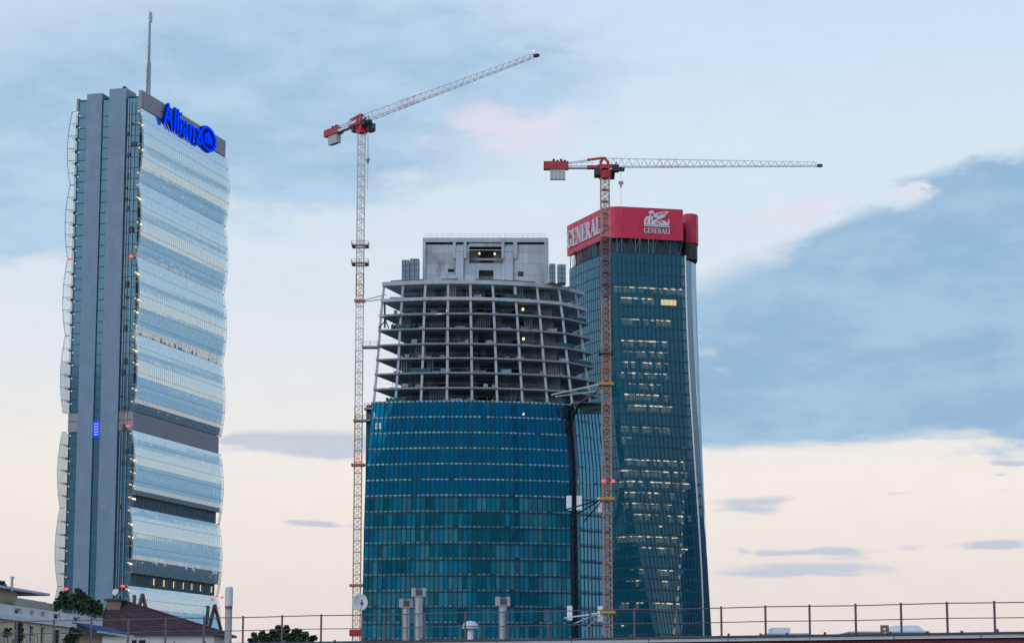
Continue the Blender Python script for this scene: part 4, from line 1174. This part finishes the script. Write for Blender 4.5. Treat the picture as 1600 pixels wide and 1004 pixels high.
    b = MB(); b.bar((hx_, .15, zj-1.3), (hx_, .15, zj-hl_+.3), .06); b.bar((hx_, -.15, zj-1.3), (hx_, -.15, zj-hl_+.3), .06); rot(b).build('hoist_rope', m_grey, T)
    b = MB().box(hx_-.6, hx_+.6, -.25, .25, zj-hl_-.4, zj-hl_+.3).box(hx_-.25, hx_+.25, -.15, .15, zj-hl_-1.2, zj-hl_-.4)
    b.bar((hx_, 0, zj-hl_-1.2), (hx_, 0, zj-hl_-8), .07); rot(b).build('hook_block', m_grey, T)
    return T
# left crane
Y1 = 618.0; c1p = P(565, 192, Y1); zj1 = P(565, 190, Y1).z
tip = P(836, 84, 1.0); d_ = ray(836, 84); tz = zj1+.4; tip = Vector((0, 0, CZ))+d_*((tz-CZ)/d_.z)
jd = (tip.x-c1p.x, tip.y-c1p.y); jl = math.hypot(*jd)
def y2z1(y): return P(557, y, Y1).z
def sch1(z):
    if y2z1(462) < z < y2z1(425): return m_mast_o
    if z > y2z1(425): return m_mast_w if not (y2z1(395) < z < y2z1(365)) else m_mast_w
    if z < y2z1(640): return mat('mast tan', (.62, .45, .35), .6, var=.12, stain=((.45, .2, .12, 1), .5, .6))
    return m_white if int(z/12) % 2 else m_mast_w
K1 = crane((c1p.x, Y1), zj1, 1.9, jd, jl, 17.5, sch1, 'white tower crane with its jib rising to the upper right, left of the unfinished tower', hook=(3.4, 11))
for py, w, m in ((385, 4.4, m_rust), (413, 4.4, m_rust), (470, 2.7, m_mast_o), (657, 2.6, m_mast_o), (726, 3.4, m_mast_o), (914, 3.6, m_mast_o)):
    link('climbing_platform' if w > 4 else 'tie_collar', platform_mesh(w, m, 'collar') if w > 4 else MB().box(-w/2, w/2, -w/2, -w/2+.3, -.3, .3).box(-w/2, w/2, w/2-.3, w/2, -.3, .3).box(-w/2, -w/2+.3, -w/2+.3, w/2-.3, -.3, .3).box(w/2-.3, w/2, -w/2+.3, w/2-.3, -.3, .3).mesh('collar', m), K1, (0, 0, y2z1(py)))
for py in (470, 726):
    z = y2z1(py); b = MB(); b.bar((1.0, -1.0, z), (7.0, -4, z+1.0 if py == 470 else z), .2); b.bar((1.0, 1.0, z), (7.0, -3, z), .2); b.build('wall_tie', m_grey, K1)
b = MB().box(-1.7, 1.7, -1.7, 1.7, y2z1(988)-.8, y2z1(983)).build('base_collar', m_red, K1)
link('warning_lamp', rl, K1, (0, -1.3, y2z1(717)))
# right crane
Y2 = 566.0; c2p = P(945, 262, Y2); zj2 = P(945, 259, Y2).z
tp = P(1277, 250, Y2-1); jd2 = (tp.x-c2p.x, tp.y-c2p.y)
def y2z2(y): return P(948, y, Y2).z
m_mast_p = mat('mast faded pink', (.42, .26, .25), .6, var=.15, vscale=1)
m_mast_b = mat('mast brown', (.40, .25, .195), .7, var=.2, vscale=.8)
def sch2(z):
    if z > y2z2(372): return m_mast_p
    if z > y2z2(455): return m_rust
    if y2z2(595) < z < y2z2(560): return m_mast_o
    return m_mast_b
K2 = crane((c2p.x, Y2), zj2, 2.05, jd2, math.hypot(*jd2), 14.3, sch2, 'red and white tower crane with level jib pointing right, before the red sign', heavy=True, hook=(3.9, 4.2), cab_side=1)
clm = MB().box(-1.75, 1.75, -1.75, -1.3, -.35, .35).box(-1.75, 1.75, 1.3, 1.75, -.35, .35).box(-1.75, -1.3, -1.3, 1.3, -.35, .35).box(1.3, 1.75, -1.3, 1.3, -.35, .35).mesh('tie_collar', mat('collar yellow', (.5, .27, .08), .6))
for py in (600, 779, 956): link('tie_collar', clm, K2, (0, 0, y2z2(py)))
link('climbing_platform', platform_mesh(3.4, m_black, 'platform'), K2, (0, 0, y2z2(553)))
for px, py in ((943, 751), (958, 751)): p = P(px, py, Y2-1.4); link('warning_lamp', rl, K2, (p.x-c2p.x, -1.5, p.z))
wb = MB().box(-.65, .65, -.08, .08, -1.8, 1.8).mesh('tie_board', m_white)
for px, py, yo in ((889, 785, 30), (905, 785, 29), (938, 788, 8), (890, 957, 29), (938, 958, 8)):
    p = P(px, py, Y2+yo); link('tie_board', wb, K2, (p.x-c2p.x, yo, p.z))
for py, py2 in ((779, 786), (956, 961)):
    z = y2z2(py); z2 = z
    b = MB(); b.bar((-1.2, 1.2, z), (-9.5, 29, z-.2), .3); b.bar((-1.2, 0, z), (-7.0, 32, z-1.4), .25); b.bar((-1.2, .2, z-.4), (-4.6, 30, z-3.0), .22); b.build('wall_tie', m_mull if py == 779 else m_white, K2)
z = y2z2(606); b = MB(); b.bar((-1.2, 0, z), (-7, 36, z), .3); b.build('wall_tie', m_rust, K2)

# ================================================================== foreground roof terrace
RE = Vector((17.4, 82, 0)); LE_ = Vector((-5.9, 93, 0)); ed_ = (LE_-RE).normalized(); en = Vector((ed_.y, -ed_.x, 0))
if en.y > 0: en = -en
zgut = CZ+2.70; zrail = CZ+3.72
RT = RE-ed_*14; LT = LE_+ed_*34
RB = thing('roof_terrace_building', 'dark red walled building whose flat roof edge runs along the bottom', 'building', (0, 0, 0))
def edge(a, b, off0, off1, z0, z1):
    return MB().prism([tuple((a+en*off1)[:2]), tuple((b+en*off1)[:2]), tuple((b+en*off0)[:2]), tuple((a+en*off0)[:2])], z0, z1)
edge(RT, LT, -22, 0, 0, zgut-.22).build('wall', m_fascia, RB)
nseg = 24
for i in range(nseg):
    a = RT+(LT-RT)*(i/nseg); b = RT+(LT-RT)*((i+1)/nseg)-ed_*-0.0
    b = b+(a-b).normalized()*.03
    edge(a, b, -.06, .16, zgut-.20, zgut-.08).build('gutter_length', m_gutter, RB)
edge(RT, LT, -22, .24, zgut-.07, zgut).build('roof_sheet', mat('roof sheet dark', (.06, .075, .09), .7, var=.2, vscale=1), RB)
cl = MB()
for i in range(60):
    p = RT+(LT-RT)*(i/60+.004*random.random()); cl.box(p.x-.04, p.x+.04, p.y-.3, p.y-.22, zgut, zgut+.05+.05*random.random())
cl.build('roof_clip', m_rail, RB, kind='stuff')
RL = thing('roof_railing', 'thin two-bar dark steel railing along the terrace roof edge', 'railing', (RE.x, RE.y, zgut))
def on_edge(px):
    d = ray(px, 960); # intersection in plan with the rail line
    o = RE-en*.35
    nn = en; t = o.dot(nn)/Vector((d.x, d.y, 0)).dot(nn); return Vector((d.x*t, d.y*t, 0))
post_px = [-150, -90, -31, 27, 85, 143, 201, 259, 319, 380, 441, 502, 566, 600, 663, 727, 790, 856, 922, 991, 1057, 1127, 1196, 1265, 1337, 1408, 1480, 1554, 1630, 1708]
pm = MB().box(-.036, .036, -.036, .036, 0, zrail-zgut+.06).box(-.09, .09, -.09, .09, 0, .02).mesh('post', m_rail)
for px in post_px:
    p = on_edge(px); link('post', pm, RL, (p.x-RE.x, p.y-RE.y, .002))
a, b = on_edge(-160)-RE, on_edge(1720)-RE
for hgt, r in ((zrail-zgut, .021), (.5, .018)):
    m = MB(); n = 30
    for i in range(n):
        p, q = a+(b-a)*(i/n), a+(b-a)*((i+1)/n); s0 = .012*math.sin(i*1.7); s1 = .012*math.sin((i+1)*1.7)
        m.tube((p.x, p.y, hgt+s0), (q.x, q.y, hgt+s1), r, r, 6)
    m.build('rail', m_rail, RL)
# chimneys and vents on that roof
def edge_Y(px, back): p = on_edge(px)-en*back; return p.y
def flue(px, ytop, w_px, label, dy, cap_px):
    Y = edge_Y(px, dy); top = P(px, ytop, Y); w = w_px*Y/3770; h = top.z-zgut
    T = thing('steel_chimney', label, 'chimney', (top.x, Y, zgut), R(8), 'steel flues on the terrace roof')
    z = 0; k = 0
    sh = MB()
    nsec = 3
    for i in range(nsec):
        MB().lathe([(w/2, h*.92*i/nsec+.004), (w/2, h*.92*(i+1)/nsec-.004)], 20).build('flue_section', m_galv, T, smooth=True)
        MB().lathe([(w/2, h*.92*(i+1)/nsec-.02), (w/2+.015, h*.92*(i+1)/nsec-.02), (w/2+.015, h*.92*(i+1)/nsec+.02), (w/2, h*.92*(i+1)/nsec+.02)], 20).build('flue_joint', m_galv, T)
    c = cap_px*Y/3770
    cap = MB().box(-c/2, c/2, -c/2, c/2, h-.28*1.2, h-.04).build('cap', m_galv, T)
    lv = MB()
    for i in range(3): lv.box(-c/2-.012, c/2+.012, -c/2-.012, c/2+.012, h-.28+i*.075, h-.25+i*.075)
    lv.box(-c/2+.05, c/2-.05, -c/2-.004, c/2+.004, h-.3, h-.06); lv.build('louvre', mat('dark grey louvre', (.1, .1, .11)), cap)  # slats and face panel in one even dark grey
    MB().box(-c/2-.02, -c/2+.1, -c/2-.02, c/2+.02, h-.34, h).box(c/2-.1, c/2+.02, -c/2-.02, c/2+.02, h-.34, h).build('cap_end', m_galv, T)
flue(634.5, 935, 11, 'shorter steel flue left of its taller twin', 1.2, 18)
flue(654, 918, 12.5, 'taller of the two paired steel flues', .9, 19)
flue(785.5, 932, 12, 'lone steel flue right of the mushroom vent', 1.0, 19)
Y = edge_Y(735, 1.3); pt = P(735, 969, Y); k_ = Y/3770
V = thing('roof_vent', 'white mushroom roof vent between the steel flues', 'vent', (pt.x, Y, zgut)); h = pt.z-zgut
MB().lathe([(4.6*k_, 0), (4.6*k_, h*.7)], 18).build('vent_pipe', m_white, V, smooth=True)
MB().lathe([(12.5*k_, h*.6), (12.8*k_, h*.68), (11*k_, h*.85), (7*k_, h*.96), (0.001, h)], 20).build('vent_cap', m_dish, V, smooth=True)
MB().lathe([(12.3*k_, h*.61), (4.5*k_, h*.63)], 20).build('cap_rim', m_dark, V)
Y = edge_Y(563, .6); pt = P(563, 940, Y); r = 13*Y/3770
D = thing('satellite_dish', 'round white satellite dish on a pole left of the steel flues', 'dish', (pt.x, Y, zgut)); h = pt.z-zgut
MB().tube((.08, .1, 0), (.08, .1, h), .035, .035, 8).build('pole', m_rail, D)
fx = Vector((.25, -.93, .27)).normalized(); ux = fx.cross(Vector((0, 0, 1))).normalized(); vx = ux.cross(fx)
prof = [(0.001, -.11), (r*.4, -.09), (r*.75, -.045), (r, 0.02), (r*1.01, .0), (r*.74, -.07), (0.001, -.14)]
MB().lathe(prof, 24, (0, 0, h), (ux*.94, vx*1.08, fx)).build('reflector', m_dish, D, smooth=True)
a_ = MB(); tip_ = Vector((0, 0, h))+fx*.3-vx*.05; a_.bar(Vector((0, 0, h))-vx*r, tip_, .02); a_.bar(tip_, tip_+fx*.06, .06); a_.bar(Vector((0, 0, h))-fx*.1, (.08, .1, h-.05), .06); a_.build('feed_arm', m_rail, D)
Y = edge_Y(357.5, .8); top = P(358, 916, Y); k_ = Y/3770
CH = thing('vent_pipe_stack', 'round white-topped flue pipe with rust ring, beside the far-left tower base', 'chimney', (top.x, Y, zgut)); h = top.z-zgut; h = max(h, 1)
z1 = P(358, 946, Y).z-zgut; z2 = P(358, 951, Y).z-zgut
MB().lathe([(5.6*k_, -.0), (5.6*k_, z2)], 16).build('lower_pipe', mat('weathered pipe', (.42, .39, .36), .8, var=.15, vscale=3, streak=.2), CH, smooth=True)
MB().lathe([(5.9*k_, z2), (5.9*k_, z1)], 16).build('rust_ring', m_rust, CH)
MB().lathe([(6.3*k_, z1), (6.3*k_, h-.06), (5.2*k_, h), (.001, h)], 16).build('upper_pipe', m_dish, CH, smooth=False)
Y = edge_Y(1382, 2.0); pt = P(1382, 976, Y); k_ = Y/3770
bxv = thing('roof_cowl', 'small dark box cowl on the terrace roof, right', 'vent', (pt.x, Y, zgut)); h = pt.z-zgut
MB().box(-6*k_, 6*k_, -.12, .12, h*.72, h).box(-6*k_, -3*k_, -.12, .12, 0, h*.72).box(3*k_, 6*k_, -.12, .12, 0, h*.72).build('cowl_hood', m_brown, bxv)
MB().box(-2.6*k_, 2.6*k_, -.02, .02, 0, h*.6).build('cowl_glass', m_dish, bxv)
# far pale roofs beyond the terrace on the right
for px0, px1, py, yy, lab in ((1200, 1262, 979, 380, 'far pale low roof showing over the railing, left of the box cowl'), (1330, 1450, 977, 420, 'far pale factory roof behind the box cowl')):
    a = P(px0, py, yy); b = P(px1, py, yy)
    T = thing('far_building', lab, 'building', (a.x, yy, 0)); w = b.x-a.x
    MB().box(0, w, 0, 20, 0, a.z-1.2).build('wall', mat('far pale wall', (.42, .44, .46), .9, var=.1), T)
    MB().prism([(-.3, -.3), (w+.3, -.3), (w+.3, 20.3), (-.3, 20.3)], a.z-1.19, a.z-.95).build('roof', m_gutter, T)
    if w < 9: MB().box(w*.15, w*.6, 2, 8, a.z-.94, a.z).build('roof_plant', m_dish, T)
    else:
        q = MB(); q.v = [(w*.45, 1, a.z-.94), (w*.98, 1, a.z-.94), (w*.98, 10, a.z-.94), (w*.45, 10, a.z-.94), (w*.6, 2, a.z+.15), (w*.9, 2, a.z+.15), (w*.9, 9, a.z+.15), (w*.6, 9, a.z+.15)]
        q.f = [(0, 1, 5, 4), (1, 2, 6, 5), (2, 3, 7, 6), (3, 0, 4, 7), (4, 5, 6, 7)]; q.build('roof_plant', m_dish, T)

# ================================================================== houses at the lower left
H0 = P(0, 942, 222); H1 = P(160, 965, 258)
hd_ = Vector((H1.x-H0.x, H1.y-H0.y, 0)); HL = hd_.length; hrot = math.atan2(hd_.y, hd_.x)
YH = thing('cream_house', 'cream rendered house with white pierced roof parapet, bottom left corner', 'house', (H0.x, H0.y, 0), hrot)
hu = hd_.normalized(); hn = Vector((hu.y, -hu.x, 0))
def hloc(px, py):
    h = hit(px, py, Vector((H0.x, H0.y, 0)), hn); d = h-Vector((H0.x, H0.y, 0)); return d.dot(hu), h.z
zpt = H0.z; zpb = hloc(60, 969)[1]
XE = HL+.2
# wall with openings left as recesses
wins = [(46.5, 52, 978, 1003), (64, 70, 979, 1003), (84, 93, 983, 1010)]
ws = []
for a, b, t, u in wins: ws.append((hloc(a, t)[0], hloc(b, t)[0], hloc(a, t)[1], hloc(a, u)[1]))
wm = MB(); x = -14
for xa, xb, zt, zb in ws:
    wm.box(x, xa, 0, .4, 0, zpb-.3); wm.box(xa, xb, .01, .39, zt, zpb-.3); wm.box(xa, xb, .01, .39, 0, zb); x = xb
wm.box(x, XE, 0, .4, 0, zpb-.3); wm.box(-14, -13.6, .4, 14, 0, zpb-.3); wm.box(XE-.4, XE, .4, 14, 0, zpb-.3); wm.box(-13.6, XE-.4, 13.6, 14, 0, zpb-.3)
wm.build('wall', m_cream, YH)
for k, (xa, xb, zt, zb) in enumerate(ws):
    wo_ = MB().box(xa, xb, .2, .26, zb, zt).build('window', mat('window dark', (.02, .025, .03), .2), YH)
    f = MB().box(xa, xa+.08, .1, .19, zb, zt).box(xb-.08, xb, .1, .19, zb, zt).box(xa+.08, xb-.08, .1, .19, zt-.09, zt); f.build('frame', m_brown if k == 2 else m_white, wo_)
    MB().box(xa-.15, xb+.15, -.12, .05, zt+.02, zt+.2).build('lintel', m_whitewall, wo_)
for px in (49, 67):
    xa, z0 = hloc(px-2.5, 976.5); xb, z1 = hloc(px+2.8, 972); 
    MB().box(xa-.1, xb+.1, -.02, .06, z0-.2, z1-.2).build('vent_panel', m_dark, YH)
# cornice + pierced parapet
MB().box(-14.4, XE+2.6, -.45, 14.4, zpb-.3, zpb+.12).build('cornice', m_whitewall, YH)
hol = [(23, 33), (47, 53), (64, 70), (84, 94), (115, 125), (144, 153)]
pmx = -14; pr = MB(); zpa, zpc = zpb+.13, zpt
h1_ = zpa+(zpc-zpa)*.3; h2_ = zpa+(zpc-zpa)*.78
pr.box(-14, XE, 0, .3, zpa, h1_).box(-14, XE, 0, .3, h2_, zpc)
for a, b in hol:
    xa, xb = hloc(a, 960)[0], hloc(b, 960)[0]; pr.box(pmx, xa, .004, .296, h1_, h2_); pmx = xb
pr.box(pmx, XE, .004, .296, h1_, h2_); pr.box(XE-.3, XE, .3, 13.8, zpa, zpc)
pr.build('parapet', m_whitewall, YH)
MB().box(-13.5, XE-.4, .6, 13, zpb+.13, zpb+.2).build('terrace_deck', m_brown, YH)
MB().box(-13.5, XE-.5, 1.0, 1.3, zpb+.21, zpt-.25).build('planter_wall', m_dark, YH)
# set-back penthouse
def hoff(px, py, off):
    o = Vector((H0.x, H0.y, 0))-hn*off; h = hit(px, py, o, hn); d = h-o; return d.dot(hu), h.z
zp0 = zpb+.2; Yp = 3.0
xw0, _ = hoff(-60, 920, Yp); xw1, _ = hoff(27, 930, Yp); xg1, zp1 = hoff(76, 925, Yp)
zp1 = hoff(27, 919, Yp)[1]
MB().box(xw0, xw1, Yp, 11, zp0, zp1-.3).build('penthouse_wall', mat('penthouse render', (.42, .33, .22), .9, var=.1), YH)
MB().box(xw1+.02, xg1, Yp+.3, 10, zp0, zp1-1.05).build('penthouse_glazing', mat('penthouse glass', (.05, .08, .11), .15, spec=.7), YH)
fr_ = MB()
for q in range(7): x = xw1+(xg1-xw1)*q/6; fr_.box(x, x+.12, Yp+.22, Yp+.29, zp0, zp1-1.0)
fr_.box(xw1, xg1+.12, Yp+.2, Yp+.29, zp1-1.04, zp1-.85)
fr_.build('penthouse_frame', m_whitewall, YH)
MB().box(xw0-.5, hoff(68, 922, Yp)[0], Yp-.7, 11.5, zp1-.29, zp1-.05).build('penthouse_roof', m_gutter, YH)
MB().box(hoff(24, 940, 1.6)[0], hoff(90, 945, 1.6)[0], 1.6, 1.9, zp0, hoff(60, 939, 1.6)[1]).build('terrace_wall', mat('terrace wall tan', (.36, .33, .28), .9, var=.1), YH)
pcp = P(19, 900, 232); 
dpl = Vector((pcp.x, pcp.y, 0))-Vector((H0.x, H0.y, 0)); px_l, py_l = dpl.dot(hu), -dpl.dot(hn)
MB().tube((px_l, py_l, zp1-.5), (px_l, py_l, pcp.z-.15), .14, .14, 10).tube((px_l, py_l, pcp.z-.15), (px_l, py_l, pcp.z), .24, .2, 10).build('flue_pipe', m_galv, YH)
# awning at the right part of the wall
aw_a, aw_z = hloc(113, 974); aw_b, _ = hloc(176, 974); aw_b = min(aw_b, XE+3)
zaw = hloc(120, 972)[1]; zaw2 = hloc(120, 985)[1]
aw = MB(); aw.v = [(aw_a, 0, zaw), (aw_b, 0, zaw), (aw_b, -2.6, zaw2), (aw_a, -2.6, zaw2), (aw_a, 0, zaw-.06), (aw_b, 0, zaw-.06), (aw_b, -2.6, zaw2-.06), (aw_a, -2.6, zaw2-.06)]
aw.f = [(3, 2, 1, 0), (4, 5, 6, 7), (0, 1, 5, 4), (1, 2, 6, 5), (2, 3, 7, 6), (3, 0, 4, 7)]
aw.build('awning', m_awn, YH)
MB().box(aw_a, (aw_a+aw_b)/2-.3, -2.72, -2.6, zaw2-.26, zaw2-.05).box((aw_a+aw_b)/2+.3, aw_b, -2.72, -2.6, zaw2-.3, zaw2-.09).build('awning_bar', m_whitewall, YH)
MB().box(-13, XE-.5, .45, 13.5, 0, 3).build('ground_storey_floor', m_slab, YH)
# balcony rails with plants lower left
bal = MB()
xa, zb_l = hloc(2, 992); xb, _ = hloc(34, 994)
bal.box(xa-4, xb, -1.6, -.0, zb_l-1.0, zb_l-.8)
for i in range(10): x = xa-4+(xb-xa+4)*i/9; bal.bar((x, -1.55, zb_l-.8), (x, -1.55, zb_l+.2), .05)
bal.bar((xa-4, -1.55, zb_l+.2), (xb, -1.55, zb_l+.2), .07); bal.build('balcony', m_rail, YH)

# red tiled hip-roof house
RY = 268.0
ra = P(165, 944, RY+6); rb = P(328, 988, RY); rz = P(180, 940, RY+6).z
eave_l, eave_r = P(150, 992, RY).x, P(350, 992, RY).x; ez = P(250, 989, RY).z
HH = thing('tiled_roof_house', 'low house with dark red tiled hip roof, in front of the far-left tower', 'house', (eave_l, RY, 0))
ew = eave_r-eave_l; rx0 = P(170, 943, RY+6).x-eave_l; rx1 = P(196, 943, RY+6).x-eave_l
MB().box(.5, ew-1.2, .6, 12, 0, ez-.15).build('wall', m_whitewall, HH)
MB().box(.0, ew, -.05, 12.6, ez-.14, ez+.05).build('eave', m_frame, HH)
A_ = Vector((0, 0, ez+.06)); B_ = Vector((ew, 0, ez+.06)); C_ = Vector((ew, 12.5, ez+.06)); D_ = Vector((0, 12.5, ez+.06)); E_ = Vector((rx0, 6, rz)); F_ = Vector((rx1, 6, rz))
hip = MB(); hip.poly((A_, B_, F_, E_)).poly((B_, C_, F_)).poly((C_, D_, E_, F_)).poly((D_, A_, E_)).poly((D_, C_, B_, A_)).build('roof', m_tile, HH)
# rows of tiles laid over the front and right slopes
def courses(a, b, d, c, nrow):
    for i in range(nrow):
        t0, t1 = i/nrow, (i+1)/nrow
        p, q = a+(d-a)*t0, b+(c-b)*t0; p1, q1 = a+(d-a)*t1, b+(c-b)*t1
        n = (q-p).cross(p1-p).normalized(); m = MB(); ln_ = (q-p).length; nt_ = max(1, int(ln_/.42))
        for j in range(nt_):
            u0, u1 = j/nt_, (j+.93)/nt_
            w0 = p+(q-p)*u0; w1 = p+(q-p)*u1; w2 = p1+(q1-p1)*u1; w3 = p1+(q1-p1)*u0
            h0 = .07+random.random()*.03
            m.poly((w0+n*h0, w1+n*h0, w2+n*.02, w3+n*.02)); m.poly((w0, w1, w1+n*h0, w0+n*h0))
        m.build('tile_course', m_tile, HH)
courses(A_, B_, E_, F_, 14); courses(B_, C_, F_, F_+(Vector((0, .01, 0))), 10)
for (p, q) in ((A_, E_), (B_, F_), (E_, F_)): MB().tube(p+Vector((0, 0, .08)), q+Vector((0, 0, .08)), .13, .13, 8).build('ridge_cap', m_tile, HH)
chx = P(179, 940, RY+5).x-eave_l; cz1 = P(179, 936.5, RY+5).z
chm = MB().box(chx-.8, chx+.75, 4.4, 5.8, rz-1.4, cz1-.1).build('chimney', m_brown, HH)
MB().box(chx-1.1, chx+1.05, 4.1, 6.1, cz1-.09, cz1+.12).build('chimney_cap', m_frame, chm)
for a, b in ((216, 226), (205, 212)):
    xa, xb = P(a, 1000, RY).x-eave_l, P(b, 1000, RY).x-eave_l; MB().box(xa, xb, .5, .595, ez-2.6, ez-.7).build('window', mat('window dark', (.02, .025, .03)), HH)
d2 = P(180, 924, RY+5)
SD = thing('satellite_dish', 'small pale satellite dish standing on the chimney of the tiled house', 'dish', (d2.x, RY+5, cz1+.12))
hd2 = d2.z-cz1-.12; r = .40
fx = Vector((-.35, -.9, .25)).normalized(); ux = fx.cross(Vector((0, 0, 1))).normalized(); vx = ux.cross(fx)
MB().lathe([(0.001, -.1), (r*.5, -.07), (r, 0), (r*1.01, -.02), (r*.5, -.1), (.001, -.13)], 20, (0, 0, hd2), (ux, vx, fx)).build('reflector', m_dish, SD, smooth=True)
MB().tube((0, .1, 0), (0, .1, hd2), .04, .04, 8).bar((.3, .1, 0), (.45, .1, .45), .12).bar((.1, .1, .4), (.55, .1, .5), .1).build('pole', m_grey, SD)

# ================================================================== greenery
def leafy(name, label, base, centers, n, size, ml, group=None, cat='tree'):
    T = thing(name, label, cat, base, 0, group)
    tr = MB(); top = max(c[2] for c in centers)
    tr.tube((0, 0, 0), (0, 0, top*.8), max(.06, top*.018), max(.03, top*.008), 8)
    for c in centers: tr.tube((0, 0, top*.55), (c[0], c[1], c[2]), max(.04, top*.007), .02, 6)
    tr.build('trunk', m_bark, T)
    cr_ = MB()
    centers = list(centers)+[(c[0]+random.uniform(-.7, .7)*c[3], c[1], c[2]+random.uniform(.2, 1.0)*c[3], c[3]*random.uniform(.25, .5)) for c in centers for _ in range(4)]
    for _ in range(n):
        c = random.choice(centers); a = random.uniform(0, 6.283); u = random.uniform(-1, 1); rr0 = c[3]*random.random()**.4; s = math.sqrt(1-u*u)
        p = Vector((c[0]+rr0*s*math.cos(a), c[1]+rr0*s*math.sin(a), c[2]+rr0*u*.85))
        d = Vector((random.gauss(0, 1), random.gauss(0, 1), random.gauss(0, 1))).normalized(); e = d.orthogonal().normalized(); f = d.cross(e); k = size*random.uniform(.6, 1.4)
        cr_.poly((p-e*k*.5, p+f*k*.35, p+e*k*.7, p-f*k*.35))
    cr_.build('crown', ml, T, kind='stuff'); return T
def clump(pxs, Y, r, zoff=0): 
    out = []; b = P(pxs[0][0], 990, Y)
    for px, py in pxs: p = P(px, py, Y); out.append((p.x-b.x, random.uniform(-r, r), p.z-zoff, r))
    return (b.x, Y, zoff), out
b_, cs_ = clump([(404, 1003), (415, 998), (428, 994), (440, 992), (452, 994), (464, 997), (476, 1001), (422, 1004), (447, 1003), (468, 1006), (436, 1010), (456, 1010), (484, 1008), (398, 1010)], 150, .5)
leafy('garden_tree', 'dark green tree top just above the roof edge behind the railing', b_, cs_, 9000, .15, m_leaf)
ztr = zpb+.2
for lab, pxs, Y, r, ml, n in (('dark shrub left of centre on the roof terrace', [(92, 937), (98, 931), (104, 938), (96, 944), (90, 948), (101, 950), (108, 946)], 246, .55, m_leaf, 3500),
                              ('big rounded dark shrub in the middle of the roof terrace', [(116, 934), (124, 930), (130, 935), (120, 942), (132, 943), (112, 950), (122, 951), (133, 951), (128, 956)], 251, .6, m_leaf, 4500),
                              ('olive green shrub at the right end of the roof terrace', [(142, 938), (150, 943), (155, 948), (140, 947), (138, 954), (148, 954), (158, 956), (152, 960)], 254, .5, m_leaf2, 3500)):
    b_, cs_ = clump(pxs, Y, r, ztr); leafy('terrace_shrub', lab, b_, cs_, n, .2, ml, 'shrubs on the roof terrace', 'shrub')
b_, cs_ = clump([(2, 925), (4, 915), (6, 933), (0, 938), (-8, 930)], 236, .45, ztr); leafy('terrace_tree', 'dark narrow tree at the left picture edge beside the penthouse', b_, cs_, 3500, .2, m_leaf)
b_, cs_ = clump([(28, 985), (29, 978), (31, 993), (27, 1000), (12, 990)], 222, .45); leafy('balcony_plant', 'dark climbing plant against the cream house wall', b_, cs_, 3000, .18, m_leaf, None, 'plant')
b_, cs_ = clump([(112, 996), (118, 992), (108, 1002)], 240, .7); leafy('garden_bush', 'dark bush below the blue awning', b_, cs_, 3000, .2, m_leaf, None, 'bush')
for px, py, lab in ((248, 964, 'left tuft of foliage behind the tiled roof slope'), (284, 972, 'right tuft of foliage behind the tiled roof slope')):
    b_, cs_ = clump([(px, py), (px+8, py+3), (px-7, py+3)], RY+22, .4); leafy('garden_tree', lab, b_, cs_, 1600, .18, m_leaf)
